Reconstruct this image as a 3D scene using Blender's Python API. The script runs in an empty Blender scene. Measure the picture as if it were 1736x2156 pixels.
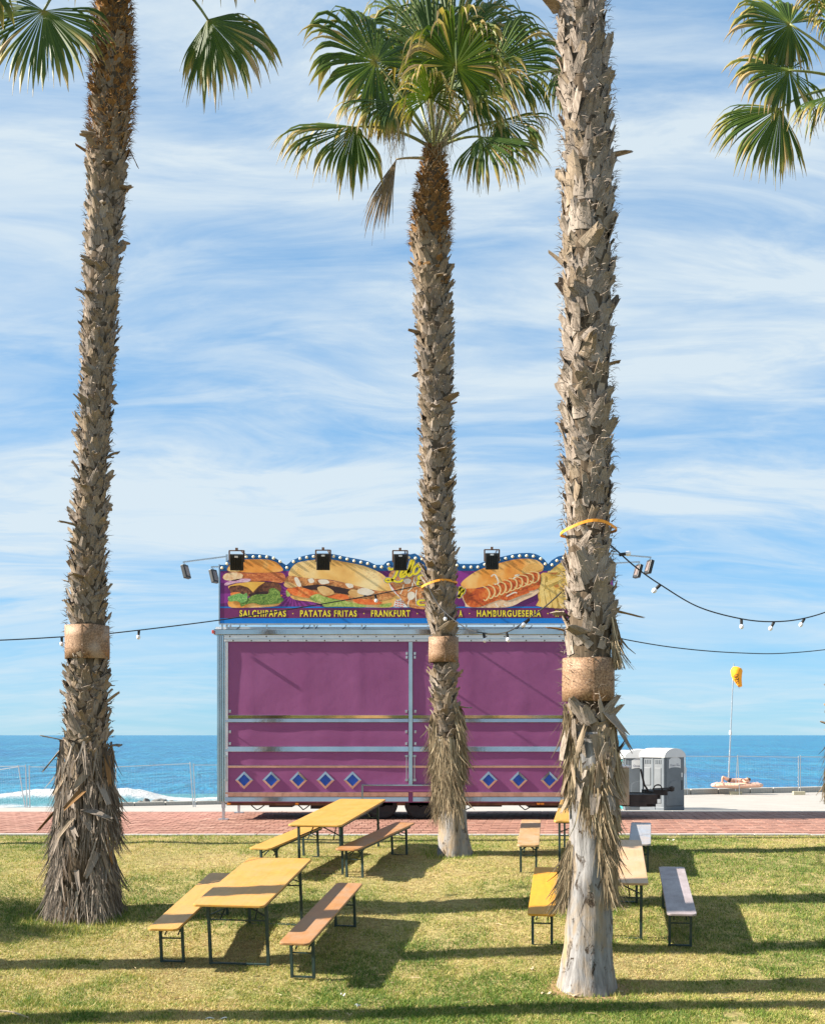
import bpy, math, random
import numpy as np
from mathutils import Vector, Matrix, noise as mnoise
R = math.radians
random.seed(7); rng = np.random.default_rng(7)
scene = bpy.context.scene
col = scene.collection

# ------------------------------------------------------------------ camera
F, CX, HY, CZ = 2500.0, 868.0, 1548.0, 1.755
cam_d = bpy.data.cameras.new('camera'); cam = bpy.data.objects.new('camera', cam_d); col.objects.link(cam)
cam.location = (0, 0, CZ); cam.rotation_euler = (R(90), 0, 0)
cam_d.sensor_fit = 'HORIZONTAL'; cam_d.sensor_width = 36; cam_d.lens = 36 * F / 1736
cam_d.shift_y = (HY - 1078) / 1736; cam_d.clip_end = 60000; cam_d.clip_start = .1
scene.camera = cam

# ------------------------------------------------------------------ sun and sky
SUN = Vector((-1, -.08, .66)).normalized()
sl = bpy.data.lights.new('sun', 'SUN'); sun = bpy.data.objects.new('sun', sl); col.objects.link(sun)
sl.energy = 5.0; sl.angle = R(.45); sl.color = (1, .93, .82)
sun.rotation_euler = SUN.to_track_quat('Z', 'Y').to_euler(); sun.location = (-20, 0, 20)
w = bpy.data.worlds.new('World'); scene.world = w; w.use_nodes = True
nt = w.node_tree; N = nt.nodes; L = nt.links
def vm(op, a=None, b=None):
    n = N.new('ShaderNodeMath'); n.operation = op
    for i, q in enumerate((a, b)):
        if q is None: continue
        if isinstance(q, (int, float)): n.inputs[i].default_value = q
        else: L.new(q, n.inputs[i])
    return n.outputs[0]
bg = N['Background']; bg.inputs[1].default_value = .065
sky = N.new('ShaderNodeTexSky'); sky.sky_type = 'NISHITA'; sky.sun_disc = False
sky.sun_elevation = math.asin(SUN.z); sky.sun_rotation = math.atan2(SUN.x, SUN.y)
sky.altitude = 0; sky.air_density = 1.0; sky.dust_density = 0.0; sky.ozone_density = 5.0
tc = N.new('ShaderNodeTexCoord'); sp = N.new('ShaderNodeSeparateXYZ'); L.new(tc.outputs['Generated'], sp.inputs[0])
zz = vm('ADD', vm('MAXIMUM', sp.outputs[2], 0.0), .20)
cb = N.new('ShaderNodeCombineXYZ')
L.new(vm('DIVIDE', sp.outputs[0], zz), cb.inputs[0]); L.new(vm('DIVIDE', sp.outputs[1], zz), cb.inputs[1])
wn = N.new('ShaderNodeTexNoise'); wn.inputs['Scale'].default_value = .9; wn.inputs['Detail'].default_value = 2; L.new(cb.outputs[0], wn.inputs[0])
wv = N.new('ShaderNodeVectorMath'); wv.operation = 'MULTIPLY_ADD'; L.new(wn.outputs['Color'], wv.inputs[0]); wv.inputs[1].default_value = (.55, .55, 0); L.new(cb.outputs[0], wv.inputs[2])
def cloud(rot, sc, detail, dist, lo, hi, off):
    mp = N.new('ShaderNodeMapping'); mp.inputs['Rotation'].default_value = (0, 0, rot); mp.inputs['Scale'].default_value = sc
    mp.inputs['Location'].default_value = off
    L.new(wv.outputs[0], mp.inputs[0])
    nz = N.new('ShaderNodeTexNoise'); nz.inputs['Scale'].default_value = 1; nz.inputs['Detail'].default_value = detail
    nz.inputs['Roughness'].default_value = .62; nz.inputs['Distortion'].default_value = dist
    L.new(mp.outputs[0], nz.inputs[0])
    mr = N.new('ShaderNodeMapRange'); mr.interpolation_type = 'SMOOTHSTEP'
    mr.inputs[1].default_value = lo; mr.inputs[2].default_value = hi; L.new(nz.outputs[0], mr.inputs[0])
    return mr.outputs[0]
c1 = cloud(R(-42), (.75, 2.3, 1), 8, 0, .34, .64, (3.1, 1.7, 0))
c2 = cloud(R(-36), (2.4, 7.5, 1), 9, .9, .36, .68, (7.3, 2.2, 0))
c3 = cloud(R(-25), (.35, .9, 1), 3, 0, .30, .58, (1.3, 5.6, 0))
c4 = cloud(R(12), (4.0, 14.0, 1), 6, 0, .38, .75, (2.6, 8.1, 0))
cm = vm('ADD', vm('ADD', vm('MULTIPLY', c1, .60), vm('MULTIPLY', c2, .36)), vm('MULTIPLY', c4, .09))
cm = vm('MULTIPLY', cm, vm('ADD', vm('MULTIPLY', c3, .80), .40))
hz = N.new('ShaderNodeMapRange'); hz.interpolation_type = 'SMOOTHSTEP'; hz.inputs[1].default_value = .03; hz.inputs[2].default_value = .17; hz.inputs[3].default_value = .55; hz.inputs[4].default_value = 1.0
L.new(sp.outputs[2], hz.inputs[0])                      # the cloud sheet thins out over the sea
cm = vm('MINIMUM', vm('MULTIPLY', vm('ADD', cm, .07), hz.outputs[0]), .88)
tint = N.new('ShaderNodeMix'); tint.data_type = 'RGBA'; tint.blend_type = 'MULTIPLY'; tint.inputs[0].default_value = 1
gm = N.new('ShaderNodeGamma'); gm.inputs[1].default_value = .42; L.new(sky.outputs[0], gm.inputs[0])   # softens the bright horizon band
L.new(gm.outputs[0], tint.inputs[6]); tint.inputs[7].default_value = (.90, 1.66, 2.30, 1)
mx = N.new('ShaderNodeMix'); mx.data_type = 'RGBA'; L.new(cm, mx.inputs[0]); L.new(tint.outputs[2], mx.inputs[6])
mx.inputs[7].default_value = (3.9, 4.4, 4.68, 1)
L.new(mx.outputs[2], bg.inputs[0])
vs = scene.view_settings
vs.view_transform = 'Standard'; vs.look = 'None'; vs.gamma = 1; vs.use_curve_mapping = False; vs.exposure = 1.6
scene.cycles.max_bounces = 5; scene.cycles.diffuse_bounces = 3; scene.cycles.transmission_bounces = 3; scene.cycles.use_denoising = True

# ------------------------------------------------------------------ helpers
def P(px, py, d): return Vector(((px - CX) / F * d, d, CZ + (HY - py) / F * d))
HP = [(0, 2.95), (9, 2.76), (10.5, 2.72), (12.3, 2.64), (13, 2.555), (14, 2.41), (15, 2.27), (16.5, 2.05), (17.5, 1.94), (18.5, 1.86),
      (20, 1.815), (21.2, 1.80), (24.5, 1.755), (27.2, 1.76), (31, 1.98), (35, 2.25), (40, 2.56), (45, 2.85), (50, 3.0), (62, 3.1), (80, 3.3), (120, 3.6)]
_hx = np.array([a for a, b in HP]); _hy = np.array([b for a, b in HP])
def Hs(d):
    d = np.asarray(d, float); s = 0
    for o in (-.5, -.25, 0, .25, .5): s = s + np.interp(d + o, _hx, _hy)
    return s / 5
def g(d): return float(CZ - Hs(d))
def solve(py, h):                      # depth where a point h above the ground shows on row py
    lo, hi = 8.0, 60.0
    for _ in range(60):
        m = (lo + hi) / 2
        if HY + (float(Hs(m)) - h) * F / m > py: lo = m
        else: hi = m
    return (lo + hi) / 2
ORG = {}
def origin(o): return ORG.get(o.name, Vector((0, 0, 0))) if o else Vector((0, 0, 0))
def tag(o, label=None, cat=None, group=None, kind=None):
    for k, v in (('label', label), ('category', cat), ('group', group), ('kind', kind)):
        if v: o[k] = v
    return o
def empty(name, loc, label=None, cat=None, group=None):
    o = bpy.data.objects.new(name, None); col.objects.link(o); o.location = loc; o.empty_display_size = .2
    ORG[o.name] = Vector(loc); return tag(o, label, cat, group)
def link_mesh(name, me, mat, parent=None, smooth=False):
    o = bpy.data.objects.new(name, me); col.objects.link(o)
    if mat and not me.materials: me.materials.append(mat)
    if smooth: me.polygons.foreach_set('use_smooth', [True] * len(me.polygons))
    if parent: o.parent = parent; ORG[o.name] = origin(parent)
    return o
class MB:
    def __init__(s): s.v = []; s.f = []
    def add(s, vs_, fs):
        n = len(s.v); s.v += [tuple(q) for q in vs_]; s.f += [tuple(i + n for i in q) for q in fs]; return s
    def box(s, c, size, M=None):
        x, y, z = [q / 2 for q in size]
        vs_ = [Vector((a, b, e)) for a in (-x, x) for b in (-y, y) for e in (-z, z)]
        if M is not None: vs_ = [M @ q for q in vs_]
        c = Vector(c); vs_ = [q + c for q in vs_]
        return s.add(vs_, [(0, 1, 3, 2), (4, 6, 7, 5), (0, 4, 5, 1), (2, 3, 7, 6), (0, 2, 6, 4), (1, 5, 7, 3)])
    def bar(s, a, b, wx, wy=None, up=(0, 0, 1)):
        a = Vector(a); b = Vector(b); wy = wy or wx; d = (b - a); l = d.length; d.normalize()
        u = Vector(up); u = u - d * u.dot(d)
        if u.length < 1e-4: u = Vector((1, 0, 0)) - d * d.x
        u.normalize(); x = u.cross(d)
        M = Matrix((x, u, d)).transposed()
        return s.box((a + b) / 2, (wx, wy, l), M)
    def tube(s, pts, rad, n=8, cap=True):
        pts = [Vector(q) for q in pts]; k = len(pts)
        if not hasattr(rad, '__len__'): rad = [rad] * k
        vs_ = []; ref = Vector((.31, .42, .85)).normalized()
        for i in range(k):
            d = (pts[min(i + 1, k - 1)] - pts[max(i - 1, 0)]).normalized()
            u = ref - d * ref.dot(d)
            if u.length < .05: u = Vector((1, 0, 0)) - d * d.x
            u.normalize(); ww = d.cross(u); ref = u
            for j in range(n):
                a = 2 * math.pi * j / n; vs_.append(pts[i] + (u * math.cos(a) + ww * math.sin(a)) * rad[i])
        fs = [(i * n + j, i * n + (j + 1) % n, (i + 1) * n + (j + 1) % n, (i + 1) * n + j) for i in range(k - 1) for j in range(n)]
        if cap: fs += [tuple(range(n - 1, -1, -1)), tuple((k - 1) * n + j for j in range(n))]
        return s.add(vs_, fs)
    def lathe(s, prof, c=(0, 0, 0), n=16, M=None):      # prof: (r, z)
        c = Vector(c); vs_ = []
        for r, z in prof:
            for j in range(n):
                a = 2 * math.pi * j / n; q = Vector((r * math.cos(a), r * math.sin(a), z))
                vs_.append((M @ q if M is not None else q) + c)
        k = len(prof)
        fs = [(i * n + j, i * n + (j + 1) % n, (i + 1) * n + (j + 1) % n, (i + 1) * n + j) for i in range(k - 1) for j in range(n)]
        fs += [tuple(range(n - 1, -1, -1)), tuple((k - 1) * n + j for j in range(n))]
        return s.add(vs_, fs)
    def prism_y(s, poly, y0, y1):                       # poly of (x, z), extruded along y (y0 nearest)
        n = len(poly); a = sum(poly[i][0] * poly[(i + 1) % n][1] - poly[(i + 1) % n][0] * poly[i][1] for i in range(n))
        if a < 0: poly = poly[::-1]
        vs_ = [(x, y0, z) for x, z in poly] + [(x, y1, z) for x, z in poly]
        fs = [tuple(range(n)), tuple(range(2 * n - 1, n - 1, -1))] + [(i, n + i, n + (i + 1) % n, (i + 1) % n) for i in range(n)]
        return s.add(vs_, fs)
    def prism_z(s, poly, z0, z1):
        n = len(poly); a = sum(poly[i][0] * poly[(i + 1) % n][1] - poly[(i + 1) % n][0] * poly[i][1] for i in range(n))
        if a < 0: poly = poly[::-1]
        vs_ = [(x, y, z0) for x, y in poly] + [(x, y, z1) for x, y in poly]
        fs = [tuple(range(n - 1, -1, -1)), tuple(range(n, 2 * n))] + [(i, (i + 1) % n, n + (i + 1) % n, n + i) for i in range(n)]
        return s.add(vs_, fs)
    def mesh(s, name, off=Vector((0, 0, 0))):
        me = bpy.data.meshes.new(name)
        me.from_pydata([(a - off.x, b - off.y, c - off.z) for a, b, c in s.v], [], s.f); me.update(); return me
    def build(s, name, mat, parent=None, smooth=False, local=False, bevel=0):
        off = Vector((0, 0, 0)) if local else origin(parent)
        o = link_mesh(name, s.mesh(name, off), mat, parent, smooth)
        if bevel:
            m = o.modifiers.new('bevel', 'BEVEL'); m.width = bevel; m.segments = 2; m.limit_method = 'ANGLE'
        return o
def crom(pts, n=6, closed=False):
    pts = [np.array(q, float) for q in pts]; out = []; k = len(pts)
    rngi = range(k) if closed else range(k - 1)
    for i in rngi:
        if closed: a, b, c, d = pts[i - 1], pts[i], pts[(i + 1) % k], pts[(i + 2) % k]
        else: a, b, c, d = pts[max(i - 1, 0)], pts[i], pts[i + 1], pts[min(i + 2, k - 1)]
        for j in range(n):
            t = j / n
            out.append(.5 * (2 * b + (c - a) * t + (2 * a - 5 * b + 4 * c - d) * t * t + (3 * b - a - 3 * c + d) * t ** 3))
    if not closed: out.append(pts[-1])
    return out

# ------------------------------------------------------------------ materials
class MN:
    def __init__(s, name):
        s.m = bpy.data.materials.new(name); s.m.use_nodes = True; s.n = s.m.node_tree.nodes; s.l = s.m.node_tree.links; s.b = s.n['Principled BSDF']
    def node(s, t, **k):
        n = s.n.new(t)
        for a, b in k.items(): setattr(n, a, b)
        return n
    def link(s, a, b): s.l.new(a, b)
    def coord(s, kind='Object', scale=(1, 1, 1), rot=(0, 0, 0)):
        if kind == 'World': o = s.node('ShaderNodeNewGeometry').outputs['Position']
        else: o = s.node('ShaderNodeTexCoord').outputs[kind]
        mp = s.node('ShaderNodeMapping'); mp.inputs['Scale'].default_value = scale; mp.inputs['Rotation'].default_value = rot
        s.link(o, mp.inputs[0]); return mp.outputs[0]
    def noise(s, co, scale, detail=4, rough=.55, dist=0):
        n = s.node('ShaderNodeTexNoise'); n.inputs['Scale'].default_value = scale; n.inputs['Detail'].default_value = detail
        n.inputs['Roughness'].default_value = rough; n.inputs['Distortion'].default_value = dist; s.link(co, n.inputs[0]); return n.outputs[0]
    def ramp(s, f, stops):
        r = s.node('ShaderNodeValToRGB'); e = r.color_ramp.elements
        while len(e) < len(stops): e.new(.5)
        for q, (p, c) in zip(e, stops): q.position = p; q.color = (*c, 1)
        s.link(f, r.inputs[0]); return r.outputs[0]
    def mix(s, f, a, b, mode='MIX'):
        n = s.node('ShaderNodeMix', data_type='RGBA', blend_type=mode)
        for i, q in ((0, f), (6, a), (7, b)):
            if isinstance(q, (int, float)): n.inputs[i].default_value = q
            elif isinstance(q, tuple): n.inputs[i].default_value = (*q, 1)
            else: s.link(q, n.inputs[i])
        return n.outputs[2]
    def math(s, op, a, b=0):
        n = s.node('ShaderNodeMath', operation=op)
        for i, q in enumerate((a, b)):
            if isinstance(q, (int, float)): n.inputs[i].default_value = q
            else: s.link(q, n.inputs[i])
        return n.outputs[0]
    def color(s, c):
        if isinstance(c, tuple): s.b.inputs['Base Color'].default_value = (*c, 1)
        else: s.link(c, s.b.inputs['Base Color'])
    def bump(s, h, strength=.3, dist=.01):
        n = s.node('ShaderNodeBump'); n.inputs['Strength'].default_value = strength; n.inputs['Distance'].default_value = dist
        s.link(h, n.inputs['Height']); s.link(n.outputs[0], s.b.inputs['Normal'])
    def set(s, rough=.6, metal=0, spec=.5):
        s.b.inputs['Roughness'].default_value = rough; s.b.inputs['Metallic'].default_value = metal
        s.b.inputs['Specular IOR Level'].default_value = spec; return s.m
def plain(name, c, rough=.6, metal=0, var=.15, sc=8, bump=0, spec=.5, kind='Object', bsc=40):
    m = MN(name); co = m.coord(kind); f = m.noise(co, sc, 5)
    lo = tuple(q * (1 - var) for q in c); hi = tuple(min(1, q * (1 + var)) for q in c)
    m.color(m.ramp(f, [(.3, lo), (.7, hi)]))
    if bump: m.bump(m.noise(co, bsc, 4), bump, .01)
    return m.set(rough, metal, spec)
M = {}
M['steel'] = plain('galvanised_steel', (.55, .56, .57), .32, 1, .12, 6)
M['chrome'] = plain('polished_chrome', (.50, .49, .48), .10, 1, .12, 2.5, bump=.22, bsc=2.2, kind='World')
M['alu'] = plain('white_aluminium', (.72, .73, .75), .35, .2, .06, 5)
M['black'] = plain('black_metal', (.018, .019, .02), .5, 0, .2)
M['rubber'] = plain('black_rubber', (.016, .016, .017), .8, 0, .25, 20)
M['chassis'] = plain('dirty_chassis', (.05, .042, .036), .7, .2, .4, 5)
M['rust_frame'] = plain('rusted_beam', (.16, .085, .05), .75, .2, .4, 6)
M['green_steel'] = plain('dark_green_steel', (.022, .045, .042), .5, .1, .3, 20)
M['locker'] = plain('reflection_tinted_steel', (.36, .28, .20), .28, .8, .35, 2, bump=.3, bsc=2)  # brown tint stands in for the ground mirrored in the steel
M['amber'] = plain('amber_lens', (.8, .28, .02), .25, 0, .1)
M['red'] = plain('red_lens', (.7, .08, .03), .25, 0, .1)
M['rim'] = plain('silver_rim', (.42, .42, .46), .45, .5, .2, 9)
M['glassy'] = plain('lamp_glass', (.35, .38, .42), .08, .3, .05)
M['lampwhite'] = plain('opal_bulb', (.82, .80, .84), .25, 0, .02)
M['cream_bulb'] = plain('cream_bulb_cap', (.83, .74, .5), .3, 0, .05)
M['concrete'] = None
def concrete(name, c, sc=.8):
    m = MN(name); co = m.coord('World'); a = m.noise(co, sc, 6, .6); b = m.noise(co, 25, 4)
    k = m.ramp(a, [(.25, tuple(q * .82 for q in c)), (.75, tuple(min(1, q * 1.12) for q in c))])
    k = m.mix(.35, k, m.ramp(b, [(.3, tuple(q * .75 for q in c)), (.7, tuple(min(1, q * 1.15) for q in c))]))
    m.color(k); m.bump(b, .25, .006); return m.set(.85)
M['concrete'] = concrete('pale_concrete', (.33, .305, .275))
M['kerb'] = concrete('grey_kerb_stone', (.33, .32, .30), 3)
M['wall_stone'] = concrete('sea_wall_stone', (.36, .34, .30), 2)
M['mortar'] = concrete('sand_joint', (.16, .11, .09), 3)
def brickmat(name, attr):
    m = MN(name)
    if attr:
        a = m.node('ShaderNodeAttribute', attribute_name='tone'); r = a.outputs['Fac']
    else: r = m.node('ShaderNodeObjectInfo').outputs['Random']
    k = m.ramp(r, [(0, (.20, .08, .052)), (.3, (.28, .118, .08)), (.6, (.32, .148, .103)), (.85, (.24, .10, .067)), (1, (.38, .205, .15))])
    co = m.coord('World'); n = m.noise(co, 1.1, 5); k = m.mix(m.math('MULTIPLY', n, .55), k, (.31, .19, .135))
    m.color(m.mix(m.math('MULTIPLY', m.noise(co, 60, 3), .3), k, (.25, .12, .1))); m.bump(m.noise(co, 90, 3), .3, .004); return m.set(.85)
M['paver'] = brickmat('terracotta_paver', False); M['paver_far'] = brickmat('terracotta_paver_field', True)
def woodtop(name, c, worn=(.5, .4, .32), amt=.4):
    m = MN(name); co = m.coord('Object', (14, .9, 14)); a = m.noise(co, 2.2, 6, .6, .4)
    k = m.ramp(a, [(.25, tuple(q * .84 for q in c)), (.7, tuple(min(1, q * 1.08) for q in c))])
    co2 = m.coord('Object'); b = m.noise(co2, 3.5, 7, .7)
    k = m.mix(m.math('MULTIPLY', m.ramp(b, [(.42, (0, 0, 0)), (.62, (1, 1, 1))]), min(1, amt * 1.7)), k, worn)
    sc = m.noise(m.coord('Object', (40, 4, 10)), 3, 3, .7)
    k = m.mix(m.math('MULTIPLY', m.ramp(sc, [(.58, (0, 0, 0)), (.68, (1, 1, 1))]), .4), k, tuple(q * .35 for q in c))
    sp_ = m.node('ShaderNodeTexVoronoi'); sp_.inputs['Scale'].default_value = 9; m.link(co2, sp_.inputs[0])
    k = m.mix(m.math('MULTIPLY', m.ramp(sp_.outputs['Distance'], [(.0, (1, 1, 1)), (.12, (0, 0, 0))]), .7), k, tuple(q * .4 for q in c))
    m.color(k); m.bump(a, .12, .004); m.link(m.ramp(b, [(.3, (.3, .3, .3)), (.7, (.55, .55, .55))]), m.b.inputs['Roughness']); m.set(.42); 
    return m.m

# ------------------------------------------------------------------ ground sheets
def sheet(name, xs, ds, zf, mat, kind='structure', label=None):
    X, D = np.meshgrid(xs, ds); Z = zf(X, D)
    v = np.stack([X, D, Z], -1).reshape(-1, 3); nx = len(xs); ny = len(ds)
    i, j = np.meshgrid(np.arange(nx - 1), np.arange(ny - 1)); a = (j * nx + i).ravel()
    f = np.stack([a, a + 1, a + nx + 1, a + nx], -1)
    me = bpy.data.meshes.new(name); me.from_pydata(v.tolist(), [], f.tolist()); me.update()
    o = link_mesh(name, me, mat, None, True); o['kind'] = kind; return o
def vnoise(x, y, sc, seed=0):
    x = np.asarray(x) * sc + 100; y = np.asarray(y) * sc + 100
    t = np.random.default_rng(seed).random((256, 256))
    xi = np.floor(x).astype(int); yi = np.floor(y).astype(int); fx = x - xi; fy = y - yi
    fx = fx * fx * (3 - 2 * fx); fy = fy * fy * (3 - 2 * fy)
    q = lambda a, b: t[a % 256, b % 256]
    return (q(xi, yi) * (1 - fx) + q(xi + 1, yi) * fx) * (1 - fy) + (q(xi, yi + 1) * (1 - fx) + q(xi + 1, yi + 1) * fx) * fy
def lumps(X, D):
    return (vnoise(X, D, .9, 3) - .5) * .05 + (vnoise(X, D, 3.5, 4) - .5) * .018
def lawn_z(X, D): return CZ - Hs(D) + lumps(X, D) * np.clip((21.1 - D) / 1.0, 0, 1)
GREEN = (.115, .165, .028); STRAW = (.36, .27, .105)
m = MN('lawn_soil'); co = m.coord('World')
a = m.noise(co, .55, 6, .62); b = m.noise(co, 14, 5, .7)
k = m.ramp(a, [(.36, (.13, .165, .04)), (.5, (.29, .25, .09)), (.64, (.42, .31, .145))])
m.color(m.mix(.6, k, m.ramp(b, [(.35, (.07, .055, .022)), (.65, (.42, .34, .16))]))); m.bump(b, .6, .02)
dv = m.node('ShaderNodeVectorMath', operation='DISTANCE'); m.link(m.coord('World', (1, 1, 0)), dv.inputs[0]); dv.inputs[1].default_value = ((1235 - CX) / F * 12.3, 12.25, 0)
rg = m.math('ADD', dv.outputs['Value'], m.math('MULTIPLY', m.math('SUBTRACT', b, .5), .5))
m.color(m.mix(m.ramp(rg, [(.40, (1, 1, 1)), (.52, (0, 0, 0))]), m.b.inputs['Base Color'].links[0].from_socket, (.30, .19, .10)))
M['lawn'] = m.set(.95, 0, .1)
sheet('lawn', np.linspace(-45, 45, 361), np.concatenate([np.linspace(1, 9, 20), np.linspace(9.1, 21.3, 150)]), lawn_z, M['lawn'])
def edge(X): return np.clip(49 + (np.asarray(X) + 15) * (15 / 33), 42, 75)
pave_z = lambda X, D: CZ - Hs(D)
sheet('brick_path', np.linspace(-45, 45, 91), np.linspace(21.38, 27.3, 20), lambda X, D: CZ - Hs(D) - .015, M['mortar'])
# promenade follows the diagonal sea edge
xs = np.linspace(-60, 60, 121); ts = np.linspace(0, 1, 40)
X, T = np.meshgrid(xs, ts); D = 27.5 + (edge(X) - 27.5) * T; Z = CZ - Hs(D)
v = np.stack([X, D, Z], -1).reshape(-1, 3); i, j = np.meshgrid(np.arange(120), np.arange(39)); a = (j * 121 + i).ravel()
f = np.stack([a, a + 1, a + 122, a + 121], -1)
# the quay face below the edge
v2 = [(x, float(edge(x)), g(float(edge(x)))) for x in xs] + [(x, float(edge(x)) + .1, -6) for x in xs]; n0 = len(v)
f2 = [(n0 + i, n0 + i + 1, n0 + 121 + i + 1, n0 + 121 + i) for i in range(120)]
me = bpy.data.meshes.new('promenade'); me.from_pydata(v.tolist() + v2, [], f.tolist() + f2); me.update()
prom = link_mesh('promenade', me, M['concrete']); prom['kind'] = 'structure'
m = MN('wet_shore'); co = m.coord('World'); m.color(m.ramp(m.noise(co, .8, 6), [(.3, (.06, .055, .05)), (.7, (.2, .18, .16))])); m.bump(m.noise(co, 3, 5), 1, .2)
M['shore'] = m.set(.6)
X, T = np.meshgrid(xs, np.linspace(0, 1, 30)); D = edge(X) + .3 + 34 * T; Z = -2.55 - 2.2 * T + (vnoise(X, D, .5, 8) - .5) * .5
v = np.stack([X, D, Z], -1).reshape(-1, 3); i, j = np.meshgrid(np.arange(120), np.arange(29)); a = (j * 121 + i).ravel()
me = bpy.data.meshes.new('shore'); me.from_pydata(v.tolist(), [], np.stack([a, a + 1, a + 122, a + 121], -1).tolist()); me.update()
link_mesh('shore', me, M['shore'], None, True)['kind'] = 'structure'
# kerb stones between lawn and bricks, and the flush strip behind the bricks
kerb = bpy.data.objects.new('kerb', None); col.objects.link(kerb); kerb['kind'] = 'structure'; ORG['kerb'] = Vector((0, 0, 0))
x = -14.0
while x < 14:
    l = random.uniform(.95, 1.5)
    MB().box((x + l / 2, 21.29 + random.uniform(-.006, .006), g(21.3) - .04 + random.uniform(-.008, .006)), (l - .02, .17, .13)).build('kerb_stone', M['kerb'], kerb, bevel=.008); x += l
strip = bpy.data.objects.new('edging_strip', None); col.objects.link(strip); strip['kind'] = 'structure'; ORG['edging_strip'] = Vector((0, 0, 0))
x = -18.0
while x < 18:
    l = 3.0
    MB().box((x + l / 2, 27.4, g(27.4) - .04), (l - .012, .32, .12)).build('edging_slab', M['concrete'], strip, bevel=.006); x += l
# pavers
bp = bpy.data.objects['brick_path']; ORG['brick_path'] = Vector((0, 0, 0))
pw, pl = .175, .36; slots = []
for r in range(int((27.22 - 21.4) / pl)):
    d0 = 21.4 + pl * (r + .5)
    for c in range(-85, 86):
        xx = c * pw + (d0 - 21.4) * .13
        slots.append((abs(xx) > d0 * .353 + .2, d0, abs(xx), xx))
slots.sort(); near = [q for q in slots if not q[0]][:300]; ns_ = set((q[1], q[3]) for q in near)
pm = MB().box((0, 0, -.02), (pw - .012, pl - .012, .05)).mesh('paver'); pm.materials.append(M['paver'])
far = MB(); tones = []
for hid, d0, _, xx in slots:
    zz_ = g(d0) + .004 + random.uniform(-.003, .003)
    if (d0, xx) in ns_:
        o = bpy.data.objects.new('paver', pm); col.objects.link(o); o.parent = bp; o.location = (xx, d0, zz_); o.rotation_euler = (random.uniform(-.006, .006), random.uniform(-.012, .012), 0)
    else:
        far.box((xx, d0, zz_ - .02), (pw - .012, pl - .012, .05)); tones += [random.random()] * 8
o = far.build('paver_field', M['paver_far'], bp); o['kind'] = 'stuff'
at = o.data.attributes.new('tone', 'FLOAT', 'POINT'); at.data.foreach_set('value', tones)

# ------------------------------------------------------------------ sea
SEA = -4.0
m = MN('sea_water'); co = m.coord('World', (1, .32, 1))
n1 = m.noise(co, .12, 8, .62, .4); n2 = m.noise(co, .9, 6, .6); n3 = m.noise(m.coord('World', (.3, .05, 1)), .05, 4)
k = m.ramp(n3, [(.3, (.004, .09, .225)), (.7, (.009, .155, .275))])
m.color(m.mix(m.ramp(n1, [(.4, (0, 0, 0)), (.75, (.6, .6, .6))]), k, (.03, .26, .34)))
n4 = m.noise(m.coord('World', (.35, 1.0, 1)), .22, 6, .65, .6)
m.color(m.mix(m.ramp(n4, [(.46, (0, 0, 0)), (.66, (.75, .75, .75))]), m.b.inputs['Base Color'].links[0].from_socket, (.003, .06, .16)))
h = m.math('ADD', m.math('MULTIPLY', n1, 3.0), m.math('MULTIPLY', n2, .5)); m.bump(h, 1.0, 1.4); M['sea'] = m.set(.3, 0, .12)
ds = np.concatenate([np.linspace(45, 130, 60), np.geomspace(135, 40000, 60)])
xs_ = np.concatenate([-np.geomspace(30000, 70, 40), np.linspace(-65, 65, 50), np.geomspace(70, 30000, 40)])
sheet('sea', xs_, ds, lambda X, D: SEA + 0 * X, M['sea'])
m = MN('sea_foam'); co = m.coord('World', (1, .45, 1)); n1 = m.noise(co, .45, 8, .72, 1.2)
at_ = m.node('ShaderNodeAttribute', attribute_name='foam'); s_ = m.math('ADD', n1, m.math('SUBTRACT', at_.outputs['Fac'], .72))
k = m.ramp(s_, [(.28, (.05, .24, .30)), (.42, (.22, .36, .42)), (.58, (.56, .58, .59))]); m.color(k)
m.bump(m.noise(co, 1.0, 8, .75), 1.0, 1.2); M['foam'] = m.set(.55)
fx = np.linspace(-75, 22, 330); fd = np.linspace(78, 122, 120); X, D = np.meshgrid(fx, fd)
crest = np.exp(-((D - (103 + 4 * np.sin(X * .09) + 5 * (vnoise(X, D * 0, .12, 5) - .5))) / 4.0) ** 2)
amp = .22 + 1.15 * vnoise(X, D * 0, .16, 6) ** 1.5
tr = vnoise(X, D, .35, 11) * .6 + vnoise(X, D, .9, 12) * .4 + vnoise(X, D, 2.2, 13) * .2
zz_ = SEA + .06 + crest * amp * (.7 + .6 * tr) + .22 * tr * np.clip((106 - D) / 10, 0, 1)
edgef = np.clip((118 - D) / 10, 0, 1) * np.clip((18 - X) / 12, 0, 1)
fo = np.clip(.22 + .85 * crest + .5 * np.clip((98 - D) / 5, 0, 1) + .25 * (tr - .6), 0, 1) * edgef
zz_ = zz_ * np.clip(edgef * 3, 0, 1) + (SEA - .05) * (1 - np.clip(edgef * 3, 0, 1))
v = np.stack([X, D, zz_], -1).reshape(-1, 3); nx = len(fx); i, j = np.meshgrid(np.arange(nx - 1), np.arange(len(fd) - 1)); a = (j * nx + i).ravel()
me = bpy.data.meshes.new('surf'); me.from_pydata(v.tolist(), [], np.stack([a, a + 1, a + nx + 1, a + nx], -1).tolist()); me.update()
at = me.attributes.new('foam', 'FLOAT', 'POINT'); at.data.foreach_set('value', fo.ravel().astype(np.float32))
o = link_mesh('breaking_surf', me, M['foam'], None, True); tag(o, 'white foaming surf breaking along the shore beyond the fence', 'surf', kind='stuff')
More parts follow.
